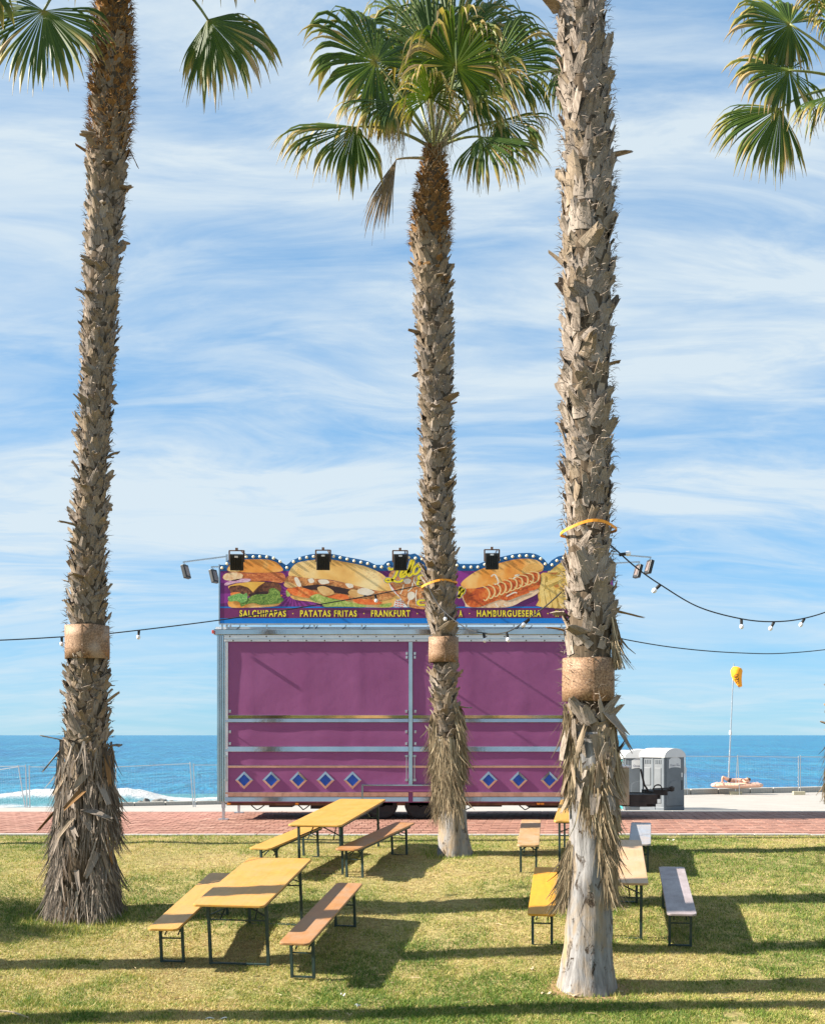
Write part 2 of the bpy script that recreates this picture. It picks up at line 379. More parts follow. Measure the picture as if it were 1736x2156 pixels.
# low far swell lines in the water
# rocks
M['rock'] = plain('dark_shore_rock', (.10, .095, .085), .7, 0, .45, 2.5, bump=.6, bsc=6)
import bmesh
def rock(px, py, wpx, hpx, d, label, seed):
    bm = bmesh.new(); bmesh.ops.create_icosphere(bm, subdivisions=4, radius=1); s = F / d
    for q in bm.verts:
        p = q.co.copy(); q.co *= 1 + .45 * (mnoise.fractal(p * 1.3 + Vector((seed * 7, 0, 0)), 1, 2, 4))
        q.co.x *= wpx / 2 / s; q.co.y *= wpx / 2.4 / s; q.co.z *= hpx * 1.1 / s
    me = bpy.data.meshes.new('rock'); bm.to_mesh(me); bm.free()
    c = P(px, py + hpx, d); o = link_mesh('shore_rock', me, M['rock'], None, True); o.location = c; tag(o, label, 'rock', 'rocks on the shore')
rock(304, 1686, 34, 13, 66, 'dark rounded rock right of the left palm, before the surf', 1)
rock(337, 1682, 32, 8, 80, 'low pale rock half washed by foam behind the dark rounded rock', 2)
rock(366, 1689, 30, 10, 66, 'flat grey rock midway between left palm and fence post', 3)
rock(386, 1694, 16, 6, 62, 'small dark rock beside the flat grey rock', 4)
rock(278, 1694, 22, 7, 60, 'low dark rock nearest the left palm trunk', 5)
rock(446, 1691, 26, 8, 62, 'dark rock peeking out at the left end of the trailer', 6)

# ------------------------------------------------------------------ food trailer
TD = 24.5; TS = F / TD
def T2(px, py): q = P(px, py, TD); return q.x, q.z
def tx(px): return (px - CX) / TS
def tz(py): return CZ + (HY - py) / TS
tr_ = empty('food_trailer', (tx(874), TD + 1.2, 0), 'long purple food trailer with chrome rails, blue diamonds and a burger sign on top', 'trailer')
def pbox(mb, x0, x1, y0, y1, dn, df):       # pixel rectangle, depths in metres in front of(-)/behind(+) the side wall
    mb.box(((tx(x0) + tx(x1)) / 2, TD + (dn + df) / 2, (tz(y0) + tz(y1)) / 2), (abs(tx(x1) - tx(x0)), df - dn, abs(tz(y0) - tz(y1)))); return mb
def purple():
    m = MN('purple_cladding'); co = m.coord('World'); a = m.noise(co, 1.2, 5); 
    b = m.noise(m.coord('World', (1, 1, .15)), 5, 4); c_ = m.noise(co, 120, 2)
    k = m.ramp(a, [(.3, (.235, .058, .18)), (.7, (.28, .08, .22))]); k = m.mix(m.math('MULTIPLY', b, .25), k, (.32, .125, .26))
    k = m.mix(m.math('MULTIPLY', c_, .25), k, (.13, .04, .11)); m.color(k)
    m.bump(m.math('ADD', m.noise(co, 2.2, 3), m.math('MULTIPLY', c_, .03)), .12, .05); return m.set(.55, 0, .35)
M['purple'] = purple()
RX = 1290
pbox(MB(), 472, RX - 12, 1336, 1690, .012, 2.4).build('body', M['purple'], tr_)
pbox(MB(), 450, RX + 6, 1325, 1337, -.032, 2.44).build('roof_rail', M['chrome'], tr_, bevel=.012)
pbox(MB(), 452, RX + 4, 1319, 1325, .1, 2.4).build('roof', M['alu'], tr_)
rr = pbox(MB(), 472, RX - 12, 1337.5, 1351, -.022, .02).build('rivet_strip', M['alu'], tr_)
pbox(MB(), 472, RX - 12, 1344.2, 1346.4, -.030, -.021).build('bead', M['steel'], rr)
rv = MB().lathe([(.016, 0), (.013, .008), (.006, .012)], n=8, M=Matrix.Rotation(R(90), 3, 'X')).mesh('rivet'); rv.materials.append(M['chassis'])
def inst(name, me, loc, parent, rot=None, sc=None):
    o = bpy.data.objects.new(name, me); col.objects.link(o)
    if parent: o.parent = parent; ORG[o.name] = origin(parent)
    o.location = Vector(loc) - origin(parent) if parent else loc
    if rot: o.rotation_euler = rot
    if sc: o.scale = sc
    return o
for i in range(22):
    inst('rivet', rv, (tx(484 + i * 38.5), TD - .021, tz(1340.5)), rr); inst('rivet', rv, (tx(491 + i * 38.5), TD - .021, tz(1349)), rr)
# corner posts
for x0, sgn in ((457, 1), (RX, -1)):
    q = MB()
    for a, b, dn in ((0, 5, -.016), (5.5, 9, -.026), (9.5, 14, -.012), (14.5, 17.5, -.02)):
        xa, xb = sorted((x0 + sgn * a, x0 + sgn * b)); pbox(q, xa, xb, 1338, 1689, dn, .3)
    q.build('corner_post', M['chrome'], tr_, bevel=.006)
pbox(MB(), 474, 480, 1352, 1690, -.014, .015).build('side_trim', M['alu'], tr_, bevel=.004)
pbox(MB(), 860, 868.5, 1351.5, 1668, -.018, .015).build('centre_post', M['chrome'], tr_, bevel=.008)
# panels: shutters set between the rails
def panel(x0, x1, y0, y1, n=1):
    mb = MB(); xs = np.linspace(tx(x0), tx(x1), 9 * n); zs = np.linspace(tz(y1), tz(y0), 9)
    vv = []; 
    for z in zs:
        for x in xs:
            vv.append((x, TD + .004 + .006 * (mnoise.noise(Vector((x * 1.3, z * 1.4, 0)))) - .0035 * max(0, math.cos(x * 2 * math.pi / 1.12)) ** 6 - .003 * max(0, math.cos((z - 3.0) * 2 * math.pi / 1.3)) ** 8, z))
    nx = len(xs); ff = [(j * nx + i, j * nx + i + 1, (j + 1) * nx + i + 1, (j + 1) * nx + i) for j in range(8) for i in range(nx - 1)]
    mb.add(vv, ff); return mb.build('shutter_panel', M['purple'], tr_, True)
rows = [(1352, 1506), (1522, 1572), (1584, 1611.5), (1617.5, 1668)]
for y0, y1 in rows: panel(481, 859.5, y0, y1, 4); panel(869, RX - 18, y0, y1, 4)
for nm, y0, y1, dn in (('upper_rail', 1506, 1513, -.012), ('upper_rail', 1513.6, 1521, -.02), ('middle_rail', 1572, 1583, -.018), ('lower_rail', 1612, 1617, -.012),
                       ('skirt_rail', 1668, 1678, -.02), ('skirt_rail', 1678.6, 1688, -.035)):
    for xa, xb in ((474, 859.6), (868.9, RX - 10)):
        dt, db = (dn, dn * .25) if y1 - y0 < 8 and y0 in (1506, 1612) or y0 == 1668 else (dn * .55, dn)
        X0, X1, Z0, Z1 = tx(xa), tx(xb), tz(y1), tz(y0)
        MB().add([(X0, TD + db, Z0), (X1, TD + db, Z0), (X1, TD + .02, Z0), (X0, TD + .02, Z0), (X0, TD + dt, Z1), (X1, TD + dt, Z1), (X1, TD + .02, Z1), (X0, TD + .02, Z1)],
                 [(0, 1, 5, 4), (4, 5, 6, 7), (0, 3, 2, 1), (0, 4, 7, 3), (1, 2, 6, 5)]).build(nm, M['chrome'], tr_, bevel=.004)
# wheel-arch valance
va = pbox(MB(), 763, 925, 1655, 1667, -.045, -.002).build('wheel_arch_panel', M['purple'], tr_)
pbox(MB(), 761, 927, 1652, 1655, -.055, -.002).build('trim', M['chrome'], va, bevel=.004)
pbox(MB(), 761, 764.5, 1655.2, 1686, -.055, -.002).build('trim', M['chrome'], va, bevel=.004)
# diamonds
M['blue'] = plain('blue_reflector', (.012, .075, .42), .3, 0, .25, 12)
def diamond(px, py):
    c = Vector((tx(px), TD, tz(py))); a, b = .185, .125
    mb = MB(); vv = []
    for y, r in ((-.001, a), (-.007, a), (-.022, b), (-.006, b)):
        vv += [(c.x + r * math.cos(t), TD + y, c.z + r * math.sin(t)) for t in (0, math.pi / 2, math.pi, 1.5 * math.pi)]
    ff = [(k * 4 + i, k * 4 + (i + 1) % 4, (k + 1) * 4 + (i + 1) % 4, (k + 1) * 4 + i) for k in range(3) for i in range(4)]
    mb.add(vv, ff); o = mb.build('diamond_frame', M['chrome'], tr_)
    MB().add([(c.x + b * math.cos(t), TD - .008, c.z + b * math.sin(t)) for t in (0, math.pi / 2, math.pi, 1.5 * math.pi)], [(0, 1, 2, 3)]).build('reflector', M['blue'], o)
for px in (514, 571, 628, 685, 742, 965, 1028, 1091, 1156, 1220): diamond(px, 1643)
# latches, hinges and prop arms
def latch(px, py, ln=.10):
    mb = MB(); pbox(mb, px - 2.2, px + 2.2, py - 3, py + 3, -.012, .01); mb.bar((tx(px), TD - .01, tz(py)), (tx(px) + .01, TD - ln, tz(py) - .01), .018); mb.build('latch', M['steel'], tr_)
for px in (484, 855, 874):
    latch(px, 1498, .045); latch(px, 1541, .05); latch(px, 1566, .02)
for px in (856, 873): latch(px, 1376, .02); latch(px, 1384, .02)
for px in (476, 855.5, 872.5):
    mb = MB(); mb.tube([(tx(px), TD - .035, tz(1592)), (tx(px), TD - .035, tz(1642))], .01, 6)
    pbox(mb, px - 3, px + 3, 1590, 1594, -.045, .01); pbox(mb, px - 3, px + 3, 1640, 1645, -.045, .01); mb.build('prop_arm', M['steel'], tr_)
# chassis, wheels, feet
ch = MB(); pbox(ch, 475, RX - 10, 1689, 1697, .12, .22); pbox(ch, 475, RX - 10, 1689, 1697, 2.1, 2.2)
for px in range(500, 1260, 90): pbox(ch, px, px + 8, 1690, 1696, .22, 2.1)
ch.build('chassis_beam', M['rust_frame'], tr_)
ub = MB()
for a, b, y1, dn in ((560, 610, 1703, .5), (650, 700, 1706, .4), (990, 1060, 1702, .5), (1120, 1190, 1705, .6), (690, 790, 1698, .3)): pbox(ub, a, b, 1690, y1, dn, dn + .9)
for a, b in ((520, 560), (620, 655), (955, 1010), (1090, 1130)):
    ub.tube(crom([(tx(a), TD + .3, tz(1693)), (tx(a + 12), TD + .25, tz(1703)), (tx((a + b) / 2), TD + .25, tz(1706)), (tx(b), TD + .3, tz(1692))], 5), .012, 5)
ub.build('underfloor_gear', M['chassis'], tr_)
for px in (625, 1133, 1141, 482):
    pbox(MB(), px - 3.5, px + 3.5, 1690.5, 1694.5, -.02, .05).build('side_marker', M['amber'], tr_, bevel=.004)
pbox(MB(), 448, 452, 1328, 1335, -.14, -.06).build('clearance_lamp', M['red'], tr_, bevel=.004)
for px in (505, 560):   # lacing on roof edge: nothing
    pass
def wheel(px, dy):
    r = .335; c = Vector((tx(px), TD + dy, r + .002)); Mx = Matrix.Rotation(R(90), 3, 'X')
    o = MB().lathe([(.235, .0), (.27, .012), (.315, .0), (.335, -.03), (.335, -.17), (.31, -.2), (.2, -.2)], c, 28, Mx).build('wheel', M['rubber'], tr_, True)
    rm = MB().lathe([(.0, -.03), (.05, -.03), (.055, .0), (.075, .0), (.085, -.035), (.15, -.05), (.175, -.035), (.2, -.06), (.215, -.012), (.236, -.004), (.24, -.02)], c, 28, Mx).build('rim', M['rim'], o, True)
    mb = MB()
    for i in range(8):
        a = i * math.pi / 4; mb.lathe([(.012, 0), (.012, -.04)], c + Vector((.115 * math.cos(a), .002, .115 * math.sin(a))), 6, Mx)
    mb.build('wheel_bolt', M['chassis'], o)
for px in (803, 885): wheel(px, .12); wheel(px, 2.05)
def foot(px, dy):
    mb = MB(); mb.bar((tx(px), TD + dy, .03), (tx(px), TD + dy, tz(1690)), .055); mb.bar((tx(px), TD + dy, .25), (tx(px), TD + dy, tz(1690)), .075)
    mb.box((tx(px), TD + dy, .015), (.2, .2, .02)); mb.build('support_leg', M['steel'], tr_)
for px in (470, RX - 15): foot(px, .03); foot(px, 2.2)
# lower end box and drawbar on the right
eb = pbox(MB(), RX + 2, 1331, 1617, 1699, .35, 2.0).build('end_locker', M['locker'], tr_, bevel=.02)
pbox(MB(), RX, 1333, 1613, 1617, .33, 2.02).build('lid', M['alu'], eb)
hb = MB(); zb = tz(1684)
hb.bar((tx(1300), TD + .5, zb), (tx(1412), TD + 1.2, zb + .02), .09, .14); hb.bar((tx(1300), TD + 1.9, zb), (tx(1412), TD + 1.2, zb + .02), .09, .14)
hb.box((tx(1362), TD + .75, zb - .02), (.62, .5, .2)); hb.box((tx(1345), TD + .6, zb - .12), (.5, .25, .1)); hb.build('drawbar', M['chassis'], tr_)
hb = MB(); hb.box((tx(1400), TD + 1.1, zb + .1), (.5, .3, .12)); hb.box((tx(1380), TD + 1.0, zb - .14), (.35, .3, .12)); hb.tube([(tx(1400), TD + 1.15, zb + .13), (tx(1436), TD + 1.2, zb + .16)], [.06, .045], 8)
hb.lathe([(.02, -.06), (.06, -.04), (.065, .03), (.02, .06)], (tx(1440), TD + 1.2, zb + .17), 10)
hb.tube(crom([(tx(1390), TD + .9, zb + .12), (tx(1397), TD + .88, zb + .25), (tx(1408), TD + .88, zb + .26), (tx(1414), TD + .9, zb + .12)], 5), .014, 6)
hb.build('tow_coupling', M['chassis'], tr_)
MB().tube([(tx(1358), TD + .5, tz(1621)), (tx(1366), TD + .52, tz(1655)), (tx(1376), TD + .6, tz(1668)), (tx(1388), TD + .7, tz(1670))], .022, 6).build('brake_lever', M['black'], tr_)
MB().tube(crom([(tx(1392), TD + .8, tz(1690)), (tx(1392.5), TD + .75, tz(1700)), (tx(1394), TD + .7, tz(1709))], 4), .006, 5).build('tether_cable', M['black'], tr_)

# ------------------------------------------------------------------ the sign on the roof
SD = TD - .05
def z1(x, y): return (500 + x / 6.677) * .9042, (1270 + y / 6.677) * .9042
def z2(x, y): return (740 + x / 6.677) * .9042, (1270 + y / 6.677) * .9042
def z3(x, y): return (1040 + x / 6.2) * .9042, (1270 + y / 6.2) * .9042
top = [(463, 1190), (474, 1190), (480, 1181), (489, 1174), (503, 1169), (519, 1167), (536, 1167), (550, 1168), (569, 1171), (582, 1177), (594, 1185), (603, 1191), (609, 1186),
       (615, 1181), (634, 1172.6), (653, 1168), (672, 1166), (692, 1166), (705, 1168), (731, 1173.6), (760, 1179), (776, 1183), (791, 1190), (807, 1190), (815, 1182.5), (825, 1181),
       (831, 1172.6), (841, 1167), (854, 1165.5), (863, 1168), (873, 1166), (882, 1171), (893, 1174), (904, 1171), (914, 1166), (925, 1168), (934, 1165.5), (946, 1169), (955, 1177), (961, 1183), (967, 1188),
       (1007, 1188), (1022, 1182), (1051, 1174), (1082, 1167), (1097, 1165.2), (1114, 1165), (1126, 1167), (1135, 1171), (1145, 1179), (1152.6, 1188.5), (1160, 1180.5), (1173, 1172.5), (1190, 1168), (1215, 1166), (1240, 1168), (1262, 1175), (1278, 1186), (1290, 1190)]
sg = MB().prism_y([T2(463, 1313), *[T2(*q) for q in top], T2(1290, 1313)], SD, SD + .06).build('sign_board', plain('sign_blue_print', (.01, .115, .34), .4, 0, .06, 2), tr_)
LAY = [0]
def lay(name, polys, mat, k, smooth_n=0, conv=None, parent=None):
    if len(polys) > 1:
        for pl_ in polys: o = lay(name, [pl_], mat, k, smooth_n, conv, parent)
        return o
    mb = MB(); y = SD - .0022 * k
    for pl_ in polys:
        q = [conv(*c) if conv else c for c in pl_]
        if smooth_n: q = [tuple(c) for c in crom(q, smooth_n, True)]
        pts = [T2(*c) for c in q]; a = sum(pts[i][0] * pts[(i + 1) % len(pts)][1] - pts[(i + 1) % len(pts)][0] * pts[i][1] for i in range(len(pts)))
        if a < 0: pts = pts[::-1]
        mb.add([(x, y, z) for x, z in pts], [tuple(range(len(pts)))])
    return mb.build(name, mat, parent or sg)
def ribbon(name, strokes, wpx, mat, k, conv, parent=None):
    if len(strokes) > 1:
        for st in strokes: o = ribbon(name, [st], wpx, mat, k, conv, parent); k += .03
        return o
    mb = MB(); y = SD - .0022 * k
    for st in strokes:
        q = [np.array(conv(*c)) for c in st]; q = crom(q, 5); vv = []
        for i, c in enumerate(q):
            d_ = q[min(i + 1, len(q) - 1)] - q[max(i - 1, 0)]; d_ = d_ / (np.linalg.norm(d_) + 1e-6); n_ = np.array((-d_[1], d_[0]))
            # broad-nib pen: thick on down strokes
            ww = wpx * (.62 + .38 * abs(d_[1])) / 2
            for s_ in (-1, 1):
                e = c + n_ * ww * s_; x, z = T2(*e); vv.append((x, y, z))
        mb.add(vv, [(2 * i, 2 * i + 1, 2 * i + 3, 2 * i + 2) for i in range(len(q) - 1)])
        for e in (q[0], q[-1]):
            x, z = T2(*e); r = wpx / 2 / TS * .8
            mb.add([(x + r * math.cos(t), y - .0003, z + r * math.sin(t)) for t in np.linspace(0, 2 * math.pi, 9)[:-1]], [tuple(range(8))])
    return mb.build(name, mat, parent or sg)
def rays():
    m = MN('purple_sunburst_print'); co = m.node('ShaderNodeTexCoord').outputs['Object']; s_ = m.node('ShaderNodeSeparateXYZ'); m.link(co, s_.inputs[0])
    cx = tx(618) - tr_.location.x; cz = tz(1250)
    an = m.math('ARCTAN2', m.math('SUBTRACT', s_.outputs[2], cz), m.math('SUBTRACT', s_.outputs[0], cx))
    w_ = m.math('SINE', m.math('MULTIPLY', an, 22)); k = m.ramp(m.math('ADD', m.math('MULTIPLY', w_, .5), .5), [(.45, (.15, .012, .15)), (.6, (.27, .03, .27))])
    m.color(k); return m.set(.4)
lay('backdrop', [[(465, 1203), (1288, 1203), (1288, 1277.5), (465, 1277.5)]], rays(), 1)
lay('stripe', [[(464, 1278), (1289, 1278), (1289, 1280.6), (464, 1280.6)]], plain('sign_bright_blue', (.0, .19, .66), .4, 0, .03), 1)
lay('text_band', [[(464, 1280.9), (1289, 1280.9), (1289, 1302), (464, 1302)]], plain('sign_plum_band', (.17, .018, .12), .4, 0, .12, 1.5), 1)
lay('stripe', [[(464, 1302.3), (1289, 1302.3), (1289, 1312.8), (464, 1312.8)]], bpy.data.materials['sign_bright_blue'], 1)
pbox(MB(), 461, 463.2, 1189, 1314, -.06, .05).build('end_frame', M['steel'], sg)
pbox(MB(), 462, 1291, 1313.2, 1316, -.06, .03).build('bottom_frame', M['steel'], sg)
for px in (466, 560, 660, 760, 858, 980, 1080, 1180, 1285):
    pbox(MB(), px, px + 3, 1316, 1325, .0, .05).build('sign_post', M['steel'], sg)
mb = MB()
for px in (505, 640, 652, 668, 728, 770, 1094, 1105, 1120, 1200):
    mb.tube(crom([(tx(px), TD + .05, tz(1316)), (tx(px - 3), TD + .06, tz(1321)), (tx(px - 9), TD + .05, tz(1325))], 4), .008, 5)
mb.build('wiring', M['black'], sg)
def tone(name, stops, sc=14, dist=.6, rough=.45, stretch=(1, 1, 1), det=6):
    m = MN(name); m.color(m.ramp(m.noise(m.coord('World', stretch), sc, det, .65, dist), stops)); return m.set(rough)
BUN = tone('bun_print', [(.3, (.66, .20, .025)), (.5, (.88, .36, .06)), (.7, (.95, .58, .2))], 2.0, .2, det=2)
BUNL = tone('pale_bun_print', [(.3, (.72, .36, .08)), (.5, (.90, .55, .17)), (.72, (.95, .74, .38))], 1.6, .2, det=2)
MEAT = tone('meat_print', [(.3, (.045, .014, .008)), (.5, (.16, .05, .02)), (.7, (.36, .14, .06))], 16, 1)
BACON = tone('bacon_print', [(.3, (.22, .035, .012)), (.5, (.58, .15, .04)), (.68, (.88, .36, .13))], 9, 1.5, stretch=(1, 1, 3))
LETT = tone('lettuce_print', [(.3, (.02, .06, .01)), (.48, (.11, .22, .03)), (.62, (.30, .42, .08)), (.75, (.55, .62, .2))], 16, 2)
LETB = tone('bright_lettuce_print', [(.3, (.05, .18, .04)), (.5, (.17, .42, .10)), (.7, (.5, .68, .25))], 16, 2)
CHEE = tone('cheese_print', [(.3, (.75, .38, .05)), (.7, (.84, .52, .10))], 3)
TOMA = tone('tomato_print', [(.3, (.58, .08, .015)), (.5, (.84, .18, .03)), (.7, (.92, .38, .1))], 6, 1)
ONIO = tone('onion_print', [(.3, (.45, .08, .3)), (.6, (.75, .55, .65))], 8, 1, stretch=(1, 1, 5))
SAUC = tone('sauce_print', [(.3, (.78, .66, .5)), (.7, (.88, .82, .72))], 6)
CHIK = tone('chicken_print', [(.3, (.16, .05, .015)), (.5, (.60, .22, .06)), (.7, (.86, .48, .18))], 12, 1.2)
SAUS = tone('sausage_print', [(.3, (.32, .035, .008)), (.5, (.66, .12, .015)), (.7, (.86, .28, .05))], 6, 1)
FRY = tone('fries_print', [(.3, (.68, .34, .05)), (.5, (.82, .52, .11)), (.7, (.9, .7, .28))], 7, .5)
FRYO = tone('orange_fries_print', [(.3, (.48, .13, .03)), (.5, (.72, .27, .08)), (.7, (.82, .48, .22))], 9, 1.4)
MUST = tone('mustard_print', [(.3, (.78, .48, .16)), (.7, (.88, .66, .32))], 6)
WHT = plain('white_print', (.8, .76, .74), .4, 0, .05); RED = plain('red_print', (.68, .13, .07), .4, 0, .1)
DARK = plain('dark_print', (.04, .012, .008), .4, 0, .3, 10)
# burger
bg_ = lay('burger_picture', [[(215, 930), (260, 970), (420, 975), (800, 965), (980, 940), (1030, 880), (900, 850), (400, 850), (230, 860)]], BUN, 3, 5, z1)
lay('bun_top', [[(205, 400), (215, 340), (280, 270), (400, 232), (600, 222), (800, 225), (940, 260), (1030, 330), (1060, 400), (900, 425), (600, 432), (350, 420)]], BUN, 3, 4, z1, bg_)
lay('bun_glint', [[(207, 400), (235, 325), (330, 290), (430, 300), (400, 400), (300, 412)]], BUNL, 4, 4, z1, bg_)
lay('patty', [[(235, 650), (300, 610), (600, 590), (900, 575), (1020, 620), (1030, 720), (900, 790), (600, 800), (300, 760), (240, 710)]], MEAT, 3, 5, z1, bg_)
lay('bacon', [[(135, 520), (160, 450), (300, 415), (500, 440), (800, 430), (1050, 435), (1105, 540), (1020, 590), (820, 560), (620, 570), (430, 560), (260, 540)]], BACON, 5, 5, z1, bg_)
lay('egg', [[(140, 520), (170, 450), (330, 425), (440, 460), (420, 520), (330, 555), (200, 550)]], tone('egg_print', [(.3, (.7, .3, .1)), (.6, (.86, .66, .42))], 9, 1), 6, 5, z1, bg_)
lay('onion', [[(155, 610), (230, 560), (400, 525), (560, 530), (520, 575), (330, 590), (190, 630)]], ONIO, 6, 5, z1, bg_)
lay('cheese', [[(215, 640), (330, 600), (560, 572), (790, 575), (690, 640), (600, 735), (520, 660), (400, 625), (250, 640), (220, 680)]], CHEE, 7, 0, z1, bg_)
lay('tomato', [[(245, 760), (300, 735), (400, 740), (420, 800), (300, 820)], [(560, 830), (760, 790), (1030, 770), (1020, 810), (780, 830), (600, 850)]], TOMA, 5, 4, z1, bg_)
lay('lettuce', [[(400, 880), (520, 830), (640, 770), (830, 760), (850, 690), (920, 670), (1010, 720), (1030, 800), (1080, 850), (1020, 900), (900, 920), (720, 930), (600, 900), (480, 930), (420, 960)]], LETT, 6, 3, z1, bg_)
lay('bright_lettuce', [[(210, 820), (250, 790), (390, 750), (450, 770), (500, 745), (515, 800), (500, 870), (420, 900), (340, 870), (240, 880)]], LETB, 7, 3, z1, bg_)
lay('shadow_gap', [[(530, 770), (640, 740), (820, 720), (800, 770), (600, 810)]], DARK, 4, 4, z1, bg_)
# sandwich
sw = lay('sandwich_picture', [[(1150, 470), (1165, 400), (1260, 290), (1400, 250), (1600, 225), (1760, 220), (2000, 260), (2300, 320), (2550, 420), (2680, 520), (2780, 640), (2720, 720), (2500, 705), (2300, 660), (2100, 610), (1900, 560), (1700, 530), (1400, 520), (1200, 500)]], BUNL, 2, 3, z1)
lay('bread_bottom', [[(1200, 780), (1250, 850), (1500, 880), (1800, 940), (2400, 968), (2760, 965), (2860, 880), (2900, 780), (2830, 730), (2500, 800), (1600, 800)]], BUNL, 2, 4, z1, sw)
lay('filling', [[(1110, 520), (1180, 480), (1450, 515), (1750, 540), (2100, 610), (2500, 710), (2780, 710), (2830, 760), (2700, 840), (2400, 880), (2000, 850), (1500, 780), (1200, 700), (1090, 600)]], CHIK, 3, 4, z1, sw)
lay('shade', [[(1380, 640), (1700, 620), (2100, 690), (2350, 760), (2300, 800), (2000, 760), (1600, 700), (1420, 690)]], DARK, 4, 4, z1, sw)
lay('mushroom', [[(1080, 600), (1130, 570), (1240, 610), (1280, 650), (1150, 665), (1090, 640)], [(1600, 660), (1700, 640), (1830, 700), (1850, 760), (1720, 790), (1620, 720)], [(2080, 720), (2160, 690), (2290, 740), (2310, 800), (2180, 820), (2090, 770)]], tone('mushroom_print', [(.3, (.6, .28, .06)), (.7, (.85, .58, .26))], 5), 6, 5, z1, sw)
lay('tomato', [[(1120, 690), (1250, 640), (1430, 680), (1620, 760), (1500, 820), (1300, 800), (1150, 750)], [(1750, 800), (1950, 760), (2080, 800), (2050, 870), (1850, 830)], [(2150, 850), (2350, 840), (2600, 890), (2500, 925), (2250, 915)]], TOMA, 5, 5, z1, sw)
lay('sauce', [[(1450, 540), (1520, 520), (1550, 570), (1490, 595)], [(1610, 545), (1740, 540), (1780, 590), (1660, 610)], [(2030, 600), (2140, 610), (2150, 660), (2080, 665)], [(2230, 690), (2340, 670), (2480, 730), (2400, 780), (2280, 770), (2220, 740)], [(1240, 520), (1290, 510), (1350, 630), (1290, 640)]], SAUC, 7, 5, z1, sw)
lay('lettuce', [[(1480, 810), (1600, 760), (1700, 800), (1850, 840), (2000, 860), (2150, 900), (2350, 940), (2300, 968), (2050, 960), (1850, 960), (1700, 960), (1650, 890), (1530, 880)], [(1115, 700), (1180, 770), (1160, 800), (1120, 790)], [(2560, 940), (2740, 900), (2720, 960), (2600, 968)]], tone('pale_lettuce_print', [(.3, (.14, .26, .03)), (.5, (.36, .46, .09)), (.7, (.62, .66, .24))], 10, 2), 8, 3, z1, sw)
lay('sesame', [[(x, y), (x + 18, y - 6), (x + 30, y + 4), (x + 12, y + 12)] for x, y in ((2330, 400), (2380, 440), (2420, 400), (2450, 460), (2500, 430), (2540, 470), (2350, 480), (2600, 520), (2460, 500))], plain('seed_print', (.78, .5, .26), .4), 4, 0, z1, sw)
# fries with sauce behind the lettering
fs_ = lay('loaded_fries_picture', [[(1110, 450), (1200, 390), (1400, 400), (1700, 420), (1900, 500), (2000, 600), (1950, 968), (1420, 968), (1250, 780), (1120, 600)]], FRYO, 4, 4, z2)
lay('checked_paper', [[(1090, 560), (1140, 620), (1260, 790), (1400, 968), (1170, 968), (1200, 860), (1290, 830), (1140, 700)]], WHT, 5, 0, z2, fs_)
lay('paper_check', [[(1200 + i * 45, 860 + j * 36 + i * 8), (1228 + i * 45, 866 + j * 36 + i * 8), (1238 + i * 45, 886 + j * 36 + i * 8), (1208 + i * 45, 880 + j * 36 + i * 8)] for i in range(3) for j in range(3)] + [[(1110 + i * 24, 590 + i * 34), (1140 + i * 24, 600 + i * 34), (1160 + i * 24, 640 + i * 34), (1130 + i * 24, 625 + i * 34)] for i in range(5)], RED, 6, 0, z2, fs_)
lay('sauce', [[(1390, 800), (1400, 750), (1450, 725), (1500, 750), (1505, 810), (1460, 850), (1410, 850)], [(1340, 540), (1400, 520), (1450, 550), (1420, 600), (1350, 600)]], SAUC, 7, 5, z2, fs_)
ribbon('sauce_drip', [[(1330, 620), (1310, 700), (1280, 760)], [(1470, 590), (1460, 660), (1400, 720)], [(1530, 700), (1520, 800), (1530, 900)], [(1420, 850), (1400, 910), (1410, 960)], [(1500, 500), (1490, 570), (1540, 640)]], 2.4, SAUC, 8, z2, fs_)
ribbon('potato_stick', [[(1200, 600), (1290, 640)], [(1210, 690), (1330, 650)], [(1240, 740), (1350, 790)], [(1300, 860), (1420, 800)], [(1550, 540), (1640, 600)], [(1450, 660), (1560, 620)], [(1330, 900), (1500, 930)], [(1560, 780), (1640, 720)]], 3.0, tone('potato_stick_print', [(.3, (.7, .25, .06)), (.7, (.86, .5, .2))], 6), 6, z2, fs_)
# hot dog
hd = lay('hot_dog_picture', [[(200, 560), (260, 490), (420, 380), (600, 310), (800, 250), (1000, 205), (1180, 200), (1300, 225), (1380, 290), (1390, 340), (1340, 390), (1150, 420), (950, 470), (750, 560), (500, 610), (300, 640), (225, 620)]], BUN, 5, 4, z3)
lay('bun_bottom', [[(210, 700), (260, 850), (320, 898), (860, 898), (1100, 800), (1290, 710), (1300, 640), (1000, 680), (700, 780), (400, 760)]], tone('bun_inside_print', [(.3, (.68, .36, .16)), (.6, (.86, .64, .44))], 6, 1), 5, 4, z3, hd)
lay('sausage', [[(230, 650), (300, 630), (520, 620), (800, 530), (1050, 440), (1250, 395), (1340, 420), (1350, 540), (1290, 640), (1050, 690), (850, 760), (640, 830), (480, 890), (330, 890), (250, 800)]], SAUS, 6, 4, z3, hd)
lay('bun_glint', [[(1100, 330), (1250, 260), (1360, 300), (1380, 340), (1250, 390), (1080, 410)]], BUNL, 6, 4, z3, hd)
zs_ = [[(520 + i * 76, 600 - i * 24), (590 + i * 80, 640 - i * 26), (610 + i * 78, 720 - i * 24), (560 + i * 76, 800 - i * 28), (530 + i * 74, 790 - i * 30)] for i in range(10)]
ribbon('mustard', zs_, 3.2, MUST, 8, z3, hd)
